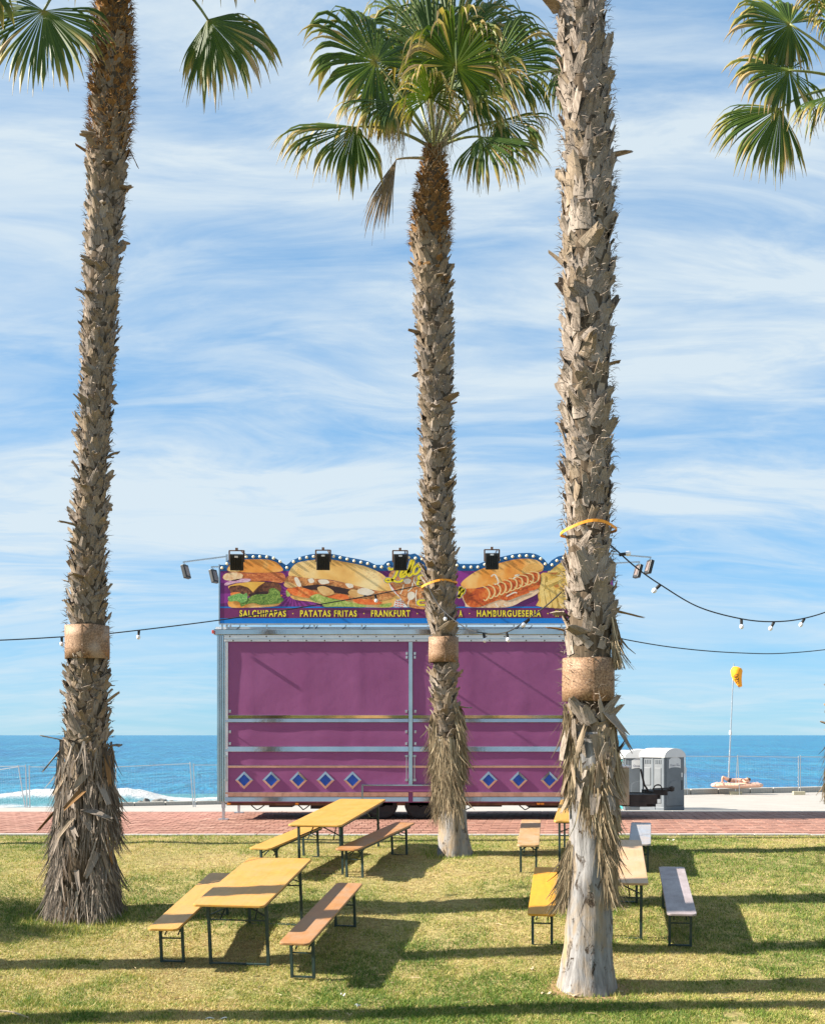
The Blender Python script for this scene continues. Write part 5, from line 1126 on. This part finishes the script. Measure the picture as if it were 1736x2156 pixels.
def fence_panel(a, b, ha, hb, label, foot=True, feet=True, lean=(0, 0)):
    a = Vector(a); b = Vector(b); root = empty('fence_panel', a, label, 'fence', 'temporary mesh fence panels'); ta = a + Vector((lean[0], 0, ha)); tb = b + Vector((lean[1], 0, hb))
    for p, t in ((a, ta), (b, tb)): MB().tube([p, t], .024, 8).build('post', M['steel'], root)
    MB().tube([a + (ta - a) * .965, b + (tb - b) * .965], .018, 6).build('top_rail', M['steel'], root)
    mb = MB(); n = 24
    for i in range(1, n):
        t = i / n; p = a.lerp(b, t); q = ta.lerp(tb, t); mb.tube([p + (q - p) * .06, p + (q - p) * .96], .0018, 3, False)
    for j in range(1, 9):
        t = .06 + .9 * j / 9; mb.tube([a.lerp(ta, t), b.lerp(tb, t)], .0018, 3, False)
    o = mb.build('wire_mesh', M['steel'], root); o['kind'] = 'stuff'
    if feet:
        MB().box(b + Vector((0.02, 0, .09)), (.62, .24, .18)).build('concrete_foot', M['foot'], root, bevel=.02)
def gp(px, d): q = P(px, 0, d); return Vector((q.x, d, g(d)))
d_ = 61.5
fence_panel(gp(1330, 58), gp(1441, d_), 2.0, 2.05, 'mesh fence panel between the grey toilet and the crossed posts', feet=False)
fence_panel(gp(1446, d_), gp(1547, d_ + .2), 2.08, 2.05, 'mesh fence panel left of the sunbather with crossed posts', lean=(-.12, .12))
fence_panel(gp(1556, d_), gp(1680, d_), 2.08, 2.02, 'mesh fence panel right of the sunbather below the windsock', lean=(-.1, 0))
fence_panel(gp(1684, d_), gp(1800, d_), 2.05, 2.02, 'mesh fence panel at the right edge of the photo')
d_ = 49.3
fence_panel(gp(-80, 48), gp(53, 48), 1.35, 1.72, 'collapsed mesh fence panel at the left edge, its rail sloping', feet=False, lean=(0, -.28))
fence_panel(gp(57, 48.2), gp(-60, 48.2), 1.75, 1.72, 'upright mesh fence panel behind the collapsed one at the left edge', feet=False, lean=(-.06, 0))
fence_panel(gp(63, 48.2), gp(236, 48.4), 1.72, 1.68, 'mesh fence panel behind the leftmost palm', feet=False, lean=(-.03, 0))
fence_panel(gp(244, 48.6), gp(407, 48.9), 1.72, 1.86, 'tilted mesh fence panel right of the leftmost palm', feet=False, lean=(0, -.14))
fence_panel(gp(411, 49), gp(600, 50), 1.80, 1.80, 'mesh fence panel running behind the left end of the trailer', feet=False, lean=(-.08, 0))
# toilets
M['toilet_grey'] = plain('toilet_grey_plastic', (.10, .115, .13), .5, 0, .1, 4); M['toilet_side'] = plain('toilet_shade_darkened_plastic', (.12, .13, .14), .5, 0, .08, 4); M['toilet_teal'] = plain('toilet_teal_plastic', (.03, .26, .27), .5, 0, .1, 4)  # side-wall plastic darkened in its colour to stand in for a cast shadow
M['toilet_white'] = plain('toilet_white_roof', (.50, .50, .50), .5, 0, .05, 4); M['print_dark'] = plain('toilet_print', (.05, .05, .1), .5)
def toilet(px, d, rz, label, body, side, sticker=True):
    c = gp(px, d); root = empty('portable_toilet', (0, 0, 0), label, 'portable toilet', 'portable toilets'); root.matrix_world = Matrix.Translation(c) @ Matrix.Rotation(R(rz), 4, 'Z')
    w_ = .56; kw = dict(parent=root, local=True)
    MB().box((0, 0, .09), (1.16, 1.16, .16)).build('base', body, bevel=.02, **kw)
    mb = MB(); mb.box((0, 0, 1.1), (1.04, 1.04, 1.9)); mb.build('wall', side, bevel=.02, **kw)
    for sx in (-1, 1):
        for sy in (-1, 1): MB().box((sx * .51, sy * .51, 1.1), (.13, .13, 1.92)).build('corner_post', body, bevel=.02, **kw)
    for sx in (-1, 1):
        MB().box((sx * .524, 0, 1.1), (.03, .09, 1.88)).build('wall_rib', body, **kw)
        for yy in (-.25, .25):
            MB().prism_z([(sx * .52, yy - .17), (sx * .548, yy - .14), (sx * .548, yy + .14), (sx * .52, yy + .17)], .3, .85).build('wall_bulge', side, bevel=.015, **kw)
            MB().prism_z([(sx * .52, yy - .17), (sx * .548, yy - .14), (sx * .548, yy + .14), (sx * .52, yy + .17)], .95, 1.6).build('wall_bulge', side, bevel=.015, **kw)
            for q in range(4): MB().box((sx * .53, yy - .12 + q * .08, 1.82), (.02, .045, .14)).build('vent_slot', M['toilet_grey'], **kw)
    # front (towards -y): arched door
    arch = [(-.47, .2), (.47, .2), (.47, 1.95)] + [(.47 * math.cos(t), 1.95 + .2 * math.sin(t)) for t in np.linspace(.2, math.pi - .2, 10)] + [(-.47, 1.95)]
    MB().prism_y([(-.56, .17), (.56, .17), (.56, 2.0)] + [(.56 * math.cos(t), 2.0 + .25 * math.sin(t)) for t in np.linspace(.1, math.pi - .1, 12)] + [(-.56, 2.0)], -.57, -.5).build('front_frame', body, **kw)
    dr = MB().prism_y(arch, -.60, -.568).build('door', body, bevel=.012, **kw)
    MB().prism_y([(-.34, .45), (.34, .45), (.34, 1.0), (.2, 1.1), (0, 1.14), (-.2, 1.1), (-.34, 1.0)], -.612, -.598).build('door_panel', body, parent=dr, local=True, bevel=.008)
    MB().box((.40, -.61, .95), (.035, .03, .36)).build('handle', M['black'], parent=dr, local=True, bevel=.008)
    MB().box((.40, -.605, 1.33), (.07, .01, .16)).build('lock_plate', M['toilet_white'], parent=dr, local=True)
    if sticker:
        st = MB().prism_y([(-.33, 1.58), (-.2, 1.61), (0, 1.62), (.2, 1.61), (.33, 1.58), (.33, 1.9), (.2, 1.97), (0, 2.0), (-.2, 1.97), (-.33, 1.9)], -.607, -.6).build('sticker', M['toilet_white'], parent=dr, local=True)
        for s_, x0, x1, z0, z1_, mt in (('Ozean', -.28, .04, 1.66, 1.78, M['print_dark']), ('SERVICIOS', .08, .28, 1.67, 1.70, M['print_dark']), ('WC', .08, .2, 1.72, 1.75, M['print_dark'])):
            if s_ != 'Ozean': MB().box(((x0 + x1) / 2, -.609, (z0 + z1_) / 2), (x1 - x0, .003, .018)).build('print_line', mt, parent=dr, local=True)
            else:
                cu = bpy.data.curves.new('t', 'FONT'); cu.body = 'Ocean'; cu.size = .15; o = bpy.data.objects.new('t', cu); col.objects.link(o); me0 = bpy.data.meshes.new_from_object(o.evaluated_get(bpy.context.evaluated_depsgraph_get())); bpy.data.objects.remove(o)
                me0.transform(Matrix.Translation((-.28, -.61, 1.66)) @ Matrix.Rotation(R(90), 4, 'X') @ Matrix.Scale(.78, 4)); link_mesh('sticker_lettering', me0, mt, dr)
    # roof: vaulted along y
    prof = [(-.6, 1.98)] + [(.6 * math.cos(t), 2.02 + .30 * math.sin(t)) for t in np.linspace(math.pi, 0, 16)] + [(.6, 1.98)]
    rf = MB().prism_y(prof, -.63, .60).build('roof', M['toilet_white'], bevel=.015, **kw)
    for yy in (-.3, 0, .3): MB().prism_y([(.61 * math.cos(t), 2.025 + .31 * math.sin(t)) for t in np.linspace(math.pi - .3, .3, 14)] + [(.5, 2.0), (-.5, 2.0)], yy - .04, yy + .04).build('roof_rib', M['toilet_white'], parent=rf, local=True)
    MB().lathe([(.02, 0), (.13, .0), (.14, .01), (.13, .02), (.02, .025)], (.66, -.5, 1.5), 14, Matrix.Rotation(R(90), 3, 'X')).build('occupancy_disc', M['toilet_white'], **kw)
    return root
toilet(1393, 44.2, 38, 'grey portable toilet with arched white roof right of the trailer', M['toilet_grey'], M['toilet_side'])
toilet(1345, 45.2, -6, 'second grey portable toilet just behind the first one', M['toilet_grey'], M['toilet_side'])
toilet(1318, 47.2, 38, 'teal portable toilet peeking out behind the big palm', M['toilet_teal'], M['toilet_teal'], True)
# windsock
b0 = P(1532, 1662, 63); t0 = P(1544, 1397, 63)
ws = empty('windsock', b0, 'orange windsock hanging slack on a leaning pole by the sea', 'windsock')
MB().tube([b0, t0], [.045, .03], 8).build('pole', M['steel'], ws)
MB().lathe([(.01, 0), (.07, .02), (.08, .12), (.05, .24), (.01, .26)], P(1534.5, 1540, 62.9) + Vector((.06, 0, -.2)), 8).build('pulley_cover', M['toilet_white'], ws)
M['sock'] = plain('windsock_orange', (.86, .33, .005), .7, 0, .12, 6)
Cs = [(1551.5, 1404.5, 5), (1551, 1406.5, 9.5), (1550, 1412, 12.2), (1550, 1422, 11), (1553, 1433, 7.8), (1556.5, 1442, 5), (1558, 1446.5, 3.8)]
q = [P(a, b, 62.8) for a, b, c in Cs]; rads = [c / (F / 62.8) for a, b, c in Cs]
sk = MB().tube(q, rads, 16, False).build('sock', M['sock'], ws, True); sk.modifiers.new('thick', 'SOLIDIFY').thickness = .01
MB().tube([P(1544, 1404, 63), P(1551, 1408, 62.8)], .015, 6).build('hoop_arm', M['steel'], ws)
cu = bpy.data.curves.new('t', 'FONT'); cu.body = 'OZON'; cu.size = .42; o = bpy.data.objects.new('t', cu); col.objects.link(o); me0 = bpy.data.meshes.new_from_object(o.evaluated_get(bpy.context.evaluated_depsgraph_get())); bpy.data.objects.remove(o)
_a = (P(1555, 1441, 62.2) - P(1545, 1416, 62.2)).normalized(); _n = Vector((-.25, -1, .1)).normalized(); _n = (_n - _a * _n.dot(_a)).normalized(); _u = _n.cross(_a)
import bmesh as _b
bm = _b.new(); bm.from_mesh(me0); _b.ops.subdivide_edges(bm, edges=bm.edges, cuts=1); 
Mt = Matrix.Translation(P(1544.5, 1421, 62.4) - origin(ws)) @ Matrix((_a, _u, _n)).transposed().to_4x4()
for vtx in bm.verts:
    co = vtx.co.copy(); k = 1 - .5 * co.x / .95; c3_ = Mt @ Vector((co.x * .62, (co.y) * k * .9, 0))
    # wrap on the cloth: push out from the axis
    wpos = c3_ + origin(ws); ax = min(range(len(q)), key=lambda i: (q[i] - wpos).length); t_ = [(i, i + 1) for i in range(6)]
    best = None
    for i, j in t_:
        ab = q[j] - q[i]; tt = max(0, min(1, (wpos - q[i]).dot(ab) / ab.length_squared)); pr0 = q[i] + ab * tt; rr0 = rads[i] + (rads[j] - rads[i]) * tt; lat = wpos.x - pr0.x
        dd = abs((wpos - pr0).z)
        if best is None or dd < best[0]: best = (dd, pr0, rr0, lat)
    dd, pr0, rr0, lat = best; lat = max(-rr0 * .97, min(rr0 * .97, lat)); wpos = Vector((pr0.x + lat, pr0.y - math.sqrt(max(0, rr0 * rr0 - lat * lat)) - .03, wpos.z)); vtx.co = wpos - origin(ws)
bm.to_mesh(me0); bm.free(); link_mesh('sock_lettering', me0, M['black'], sk)
# inflatable and sunbather on the wall
FD = 61.9; zw = CZ + (HY - 1660) / (F / FD)
M['float'] = plain('peach_vinyl', (.74, .44, .31), .35, 0, .06, 3)
fl = empty('inflatable_lounger', P(1551, 1660, FD), 'peach inflatable mattress lying on the sea wall', 'inflatable')
xa, xb = P(1496, 0, FD).x, P(1606, 0, FD).x; vv = []; ff = []; nu, nv_ = 40, 14
for i in range(nu + 1):
    t = i / nu; x = xa + (xb - xa) * t; e = math.sqrt(max(0.0, 1 - abs(2 * t - 1) ** 6)); hh = (.15 + .015 * math.cos(t * 12)) * max(.12, e); wd = .42 * max(.15, e)
    sag = -.02 * math.exp(-((t - .42) / .2) ** 2)
    for j in range(nv_):
        a = 2 * math.pi * j / nv_; vv.append((x, FD + wd * math.copysign(abs(math.cos(a)) ** .75, math.cos(a)), zw + .16 + sag + hh * math.copysign(abs(math.sin(a)) ** .85, math.sin(a))))
ff = [(i * nv_ + j, i * nv_ + (j + 1) % nv_, (i + 1) * nv_ + (j + 1) % nv_, (i + 1) * nv_ + j) for i in range(nu) for j in range(nv_)] + [tuple(range(nv_ - 1, -1, -1)), tuple(nu * nv_ + j for j in range(nv_))]
MB().add(vv, ff).build('mattress', M['float'], fl, True)
mb = MB()
for t in np.linspace(.12, .88, 12):
    x = xa + (xb - xa) * t; mb.tube([(x, FD + .43 * math.cos(a), zw + .16 + .168 * math.sin(a)) for a in np.linspace(0, math.pi, 9)], .006, 5)
mb.build('seam', M['float'], fl)
M['skin'] = plain('sunlit_skin', (.56, .31, .21), .5, 0, .08, 6); M['shorts'] = plain('black_swim_shorts', (.03, .032, .045), .7, 0, .5, 9); M['hair'] = plain('brown_hair', (.10, .06, .035), .7, 0, .3, 20)
pz = zw + .30
def at_(px, up, dy=0): return Vector((P(px, 0, FD).x, FD + dy, pz + up))
pers = empty('person', at_(1545, 0), 'person in black shorts sunbathing on their back, knees bent, arm behind head', 'person')
joints = [(at_(1537, .11), .115), (at_(1545, .11), .105), (at_(1553, .125), .125), (at_(1561, .135), .12), (at_(1566, .13), .06), (at_(1570, .16), .07), (at_(1573, .17), .095), (at_(1575.5, .165), .085),   # 0-7 pelvis..head
          (at_(1535, .12, -.10), .095), (at_(1526, .23, -.11), .075), (at_(1519.5, .315, -.11), .058), (at_(1518.5, .16, -.11), .05), (at_(1518.5, .02, -.11), .035), (at_(1514.8, .01, -.12), .028),      # 8-13 near leg
          (at_(1535, .12, .10), .095), (at_(1527, .20, .12), .075), (at_(1521, .27, .12), .058), (at_(1521.5, .14, .12), .05), (at_(1522.5, .02, .12), .035), (at_(1519, .01, .12), .028),               # 14-19 far leg
          (at_(1561.5, .13, -.17), .062), (at_(1565, .03, -.3), .048), (at_(1569, .05, -.33), .042), (at_(1575, .07, -.16), .034), (at_(1577, .08, -.08), .03),                                      # 20-24 near arm
          (at_(1561.5, .13, .17), .062), (at_(1566, .05, .32), .048), (at_(1575, .08, .18), .036), (at_(1577, .09, .08), .03)]
ed = [(0, 1), (1, 2), (2, 3), (3, 4), (4, 5), (5, 6), (6, 7), (0, 8), (8, 9), (9, 10), (10, 11), (11, 12), (12, 13), (0, 14), (14, 15), (15, 16), (16, 17), (17, 18), (18, 19), (3, 20), (20, 21), (21, 22), (22, 23), (23, 24), (3, 25), (25, 26), (26, 27), (27, 28)]
def skinned(name, js, es, mat, parent, root=0):
    me = bpy.data.meshes.new(name); off = origin(parent); me.from_pydata([tuple(a - off) for a, b in js], es, []); o = link_mesh(name, me, mat, parent)
    o.modifiers.new('skin', 'SKIN'); 
    for i, (a, b) in enumerate(js): me.skin_vertices[0].data[i].radius = (b, b)
    me.skin_vertices[0].data[root].use_root = True; o.modifiers.new('sub', 'SUBSURF').levels = 2; o.modifiers['sub'].render_levels = 2; o.modifiers['skin'].use_smooth_shade = True; return o
bd = skinned('body', joints, ed, M['skin'], pers)
skinned('shorts', [(at_(1542, .11), .13), (at_(1537, .115), .138), (at_(1533, .13, -.10), .112), (at_(1529.5, .18, -.105), .098), (at_(1533, .13, .10), .112), (at_(1530, .17, .11), .098)], [(0, 1), (1, 2), (2, 3), (1, 4), (4, 5)], M['shorts'], pers)
skinned('hair', [(at_(1574, .215), .05), (at_(1576, .19), .09), (at_(1577.5, .14), .08), (at_(1577, .08), .05)], [(0, 1), (1, 2), (2, 3)], M['hair'], pers)
mb = MB(); mb.lathe([(.01, 0), (.02, .012), (.005, .03)], at_(1572.4, .255), 8); mb.build('nose', M['skin'], pers, True)
MB().tube([at_(1572.8, .235, -.085), at_(1572.6, .262, -.04), at_(1572.6, .262, .04), at_(1572.8, .235, .085)], .016, 6).build('sunglasses', M['black'], pers)

# ------------------------------------------------------------------ grass blades, tufts and litter
def patch(x, y):
    return np.clip(.42 + 1.05 * ((vnoise(x, y, .45, 21) - .5) * .9 + (vnoise(x, y, 1.6, 22) - .5) * .6 + (vnoise(x, y, 6, 23) - .5) * .5), 0, 1)
def grass(n, d0, d1, hmin, hmax, name, label):
    u = rng.random(n); d = (d0 ** -.8 + u * (d1 ** -.8 - d0 ** -.8)) ** (-1 / .8)
    x = (rng.random(n) * 2 - 1) * (d * .36 + 2.0)
    kp = ((x - (1235 - CX) / F * 12.3) ** 2 + (d - 12.25) ** 2 > (.36 + .12 * rng.random(n)) ** 2) & (vnoise(x, d, 2.6, 41) * .6 + vnoise(x, d, 7, 42) * .4 > .10 + .16 * rng.random(n)); x = x[kp]; d = d[kp]; n = len(x)
    pt = patch(x, d); z = CZ - Hs(d) + lumps(x, d) * np.clip((21.1 - d) / 1.0, 0, 1)
    h = (hmin + (hmax - hmin) * rng.random(n)) * (.65 + .7 * (1 - pt)) * (.7 + .6 * vnoise(x, d, 5, 31)); a = rng.random(n) * 2 * np.pi; wd = .0028 + .0034 * rng.random(n)
    lean = rng.normal(0, 1.3, n); la = rng.random(n) * 2 * np.pi
    dx = np.cos(a) * wd; dy = np.sin(a) * wd
    v = np.empty((n, 3, 3)); v[:, 0] = np.stack([x - dx, d - dy, z - .004], -1); v[:, 1] = np.stack([x + dx, d + dy, z - .004], -1)
    v[:, 2] = np.stack([x + np.cos(la) * h * lean, d + np.sin(la) * h * lean, z + h], -1)
    me = bpy.data.meshes.new(name); me.vertices.add(3 * n); me.vertices.foreach_set('co', v.ravel().astype(np.float32)); me.loops.add(3 * n); me.loops.foreach_set('vertex_index', np.arange(3 * n, dtype=np.int32))
    me.polygons.add(n); me.polygons.foreach_set('loop_start', np.arange(0, 3 * n, 3, dtype=np.int32)); me.update(); me.validate()
    t = np.clip(pt + rng.normal(0, .27, n), 0, 1); at = me.attributes.new('tone', 'FLOAT', 'POINT'); at.data.foreach_set('value', np.repeat(t, 3).astype(np.float32))
    o = link_mesh(name, me, M['grass']); tag(o, label, 'grass', kind='stuff'); return o
m = MN('grass_blade'); at = m.node('ShaderNodeAttribute', attribute_name='tone')
k = m.ramp(at.outputs['Fac'], [(0, (.075, .145, .02)), (.3, (.185, .24, .036)), (.55, (.38, .345, .095)), (.8, (.55, .44, .2)), (1, (.36, .24, .12))]); m.color(k); m.set(.6, 0, .3)
trn = m.node('ShaderNodeBsdfTranslucent'); m.link(m.mix(1.0, k, (1.3, 1.3, .8), 'MULTIPLY'), trn.inputs[0]); mx_ = m.node('ShaderNodeMixShader'); mx_.inputs[0].default_value = .2
m.link(m.b.outputs[0], mx_.inputs[1]); m.link(trn.outputs[0], mx_.inputs[2]); m.link(mx_.outputs[0], m.n['Material Output'].inputs[0]); M['grass'] = m.m
grass(680000, 9.4, 21.15, .010, .034, 'grass', 'short sun-bleached lawn grass around the tables')
it = []; rs = random.Random(5)
for _ in range(1600):
    dd = 9.8 + 11 * rs.random() ** 1.4; xx = rs.uniform(-1, 1) * (dd * .36 + 2); l = rs.choice((.03, .05, .05, .09, .16)) * rs.uniform(.6, 1.2); a = rs.uniform(0, 6.28); z = g(dd) + .022
    p = Vector((xx, dd, z)); q1 = p + Vector((math.cos(a), math.sin(a), rs.uniform(-.05, .2))) * l * .5; q2 = q1 + Vector((math.cos(a + rs.uniform(-.6, .6)), math.sin(a), rs.uniform(-.25, .1))) * l * .5; it.append(([p, q1, q2], rs.uniform(.004, .012)))
tag(fibres('fallen_straw', it, M['fibre'], None), 'bits of dry palm straw scattered over the lawn', 'straw')
# longer tufts hugging trunk feet, kerb and bare spots
def tufts(centers, n, r0, r1, hmin, hmax, name, label):
    V = []; Fc = []; T = []
    for cx, cy in centers:
        for _ in range(n):
            a = random.uniform(0, 2 * math.pi); rr_ = random.uniform(r0, r1); x = cx + rr_ * math.cos(a); y = cy + rr_ * math.sin(a); z = g(y); h = random.uniform(hmin, hmax); w_ = random.uniform(.003, .006); b = random.uniform(0, 6.28); n0 = len(V)
            V += [(x - w_ * math.cos(b), y - w_ * math.sin(b), z - .01), (x + w_ * math.cos(b), y + w_ * math.sin(b), z - .01), (x + random.gauss(0, .4) * h, y + random.gauss(0, .4) * h, z + h)]; Fc.append((n0, n0 + 1, n0 + 2)); T += [random.uniform(0, .7)] * 3
    me = bpy.data.meshes.new(name); me.from_pydata(V, [], Fc); me.update(); me.attributes.new('tone', 'FLOAT', 'POINT').data.foreach_set('value', T); tag(link_mesh(name, me, M['grass']), label, 'grass', kind='stuff')
tufts([((175 - CX) / F * 15, 15.0)], 1500, .42, .85, .03, .10, 'grass_tufts', 'longer green grass tufts ringing the leftmost palm foot')
tufts([((1235 - CX) / F * 12.3, 12.3)], 900, .32, .6, .02, .07, 'grass_tufts', 'longer grass tufts ringing the bare grey palm foot')
tufts([((957 - CX) / F * 18.5, 18.5)], 700, .3, .55, .03, .08, 'grass_tufts', 'longer grass tufts ringing the middle palm foot')
V = []; kc = [(x, 21.17) for x in np.arange(-8, 8, .25)]
tufts(kc, 26, 0, .16, .02, .05, 'grass_fringe', 'green grass fringe growing along the kerb')
def litter(px, d, L_, w_, rz, mat, label, name='litter'):
    q = P(px, 0, d); me = MB(); n = 6; pts = crom([(-L_ / 2, 0), (-L_ / 6, w_ * .6), (L_ / 5, -w_ * .3), (L_ / 2, w_ * .2)], 3); vv = []
    for i, p in enumerate(pts):
        ww = w_ * (.4 + .6 * math.sin(math.pi * (i + .5) / len(pts)))
        for s_, zz in ((-1, 0), (1, 0), (1, .006), (-1, .006)): vv.append((p[0], p[1] + s_ * ww / 2, zz + .012 + .01 * math.sin(i)))
    ff = [(4 * i + j, 4 * i + (j + 1) % 4, 4 * i + 4 + (j + 1) % 4, 4 * i + 4 + j) for i in range(len(pts) - 1) for j in range(4)] + [(0, 1, 2, 3), tuple(4 * (len(pts) - 1) + j for j in (3, 2, 1, 0))]
    o = me.add(vv, ff).build(name, mat); o.location = (q.x, d, g(d) + .012); o.rotation_euler = (0, 0, R(rz)); tag(o, label, name.replace('_', ' '))
M['paper'] = plain('litter_white', (.75, .72, .66), .6); M['chip'] = plain('bark_chip', (.50, .38, .24), .8, 0, .2)
litter(455, 11.15, .2, .03, 8, M['paper'], 'white plastic fork lying on the grass at bottom left')
litter(1150, 12.05, .12, .04, 30, M['chip'], 'pale bark chip left of the bare palm foot', 'bark_chip'); litter(1205, 12.0, .15, .05, -25, M['chip'], 'long pale bark chip leaning at the bare palm foot', 'bark_chip')
litter(1120, 12.9, .12, .02, 80, M['chip'], 'thin twig on the grass below the bright orange bench', 'twig'); litter(722, 12.0, .05, .03, 10, M['paper'], 'white scrap beside the front leg of the brown bench')
litter(752, 11.6, .06, .03, -30, M['paper'], 'white scrap on the grass below the bench shadow'); litter(735, 11.3, .05, .02, 0, M['chip'], 'brown scrap on the grass near the bottom shadow', 'bark_chip')
litter(1412, 20.2, .14, .05, 20, M['paper'], 'white scrap on the lawn near the blue grey bench')
q0 = P(20, 2120, 11.4)
tag(MB().tube(crom([Vector((q0.x - .3, 11.3, g(11.3) + .06)), Vector((q0.x, 11.35, g(11.35) + .04)), Vector((q0.x + .25, 11.2, g(11.2) + .02))], 6), [.008] * 13, 5).build('dry_twig', M['chip']), 'dry pale twig on the grass at the bottom left corner', 'twig')
print('objects', len(bpy.data.objects))
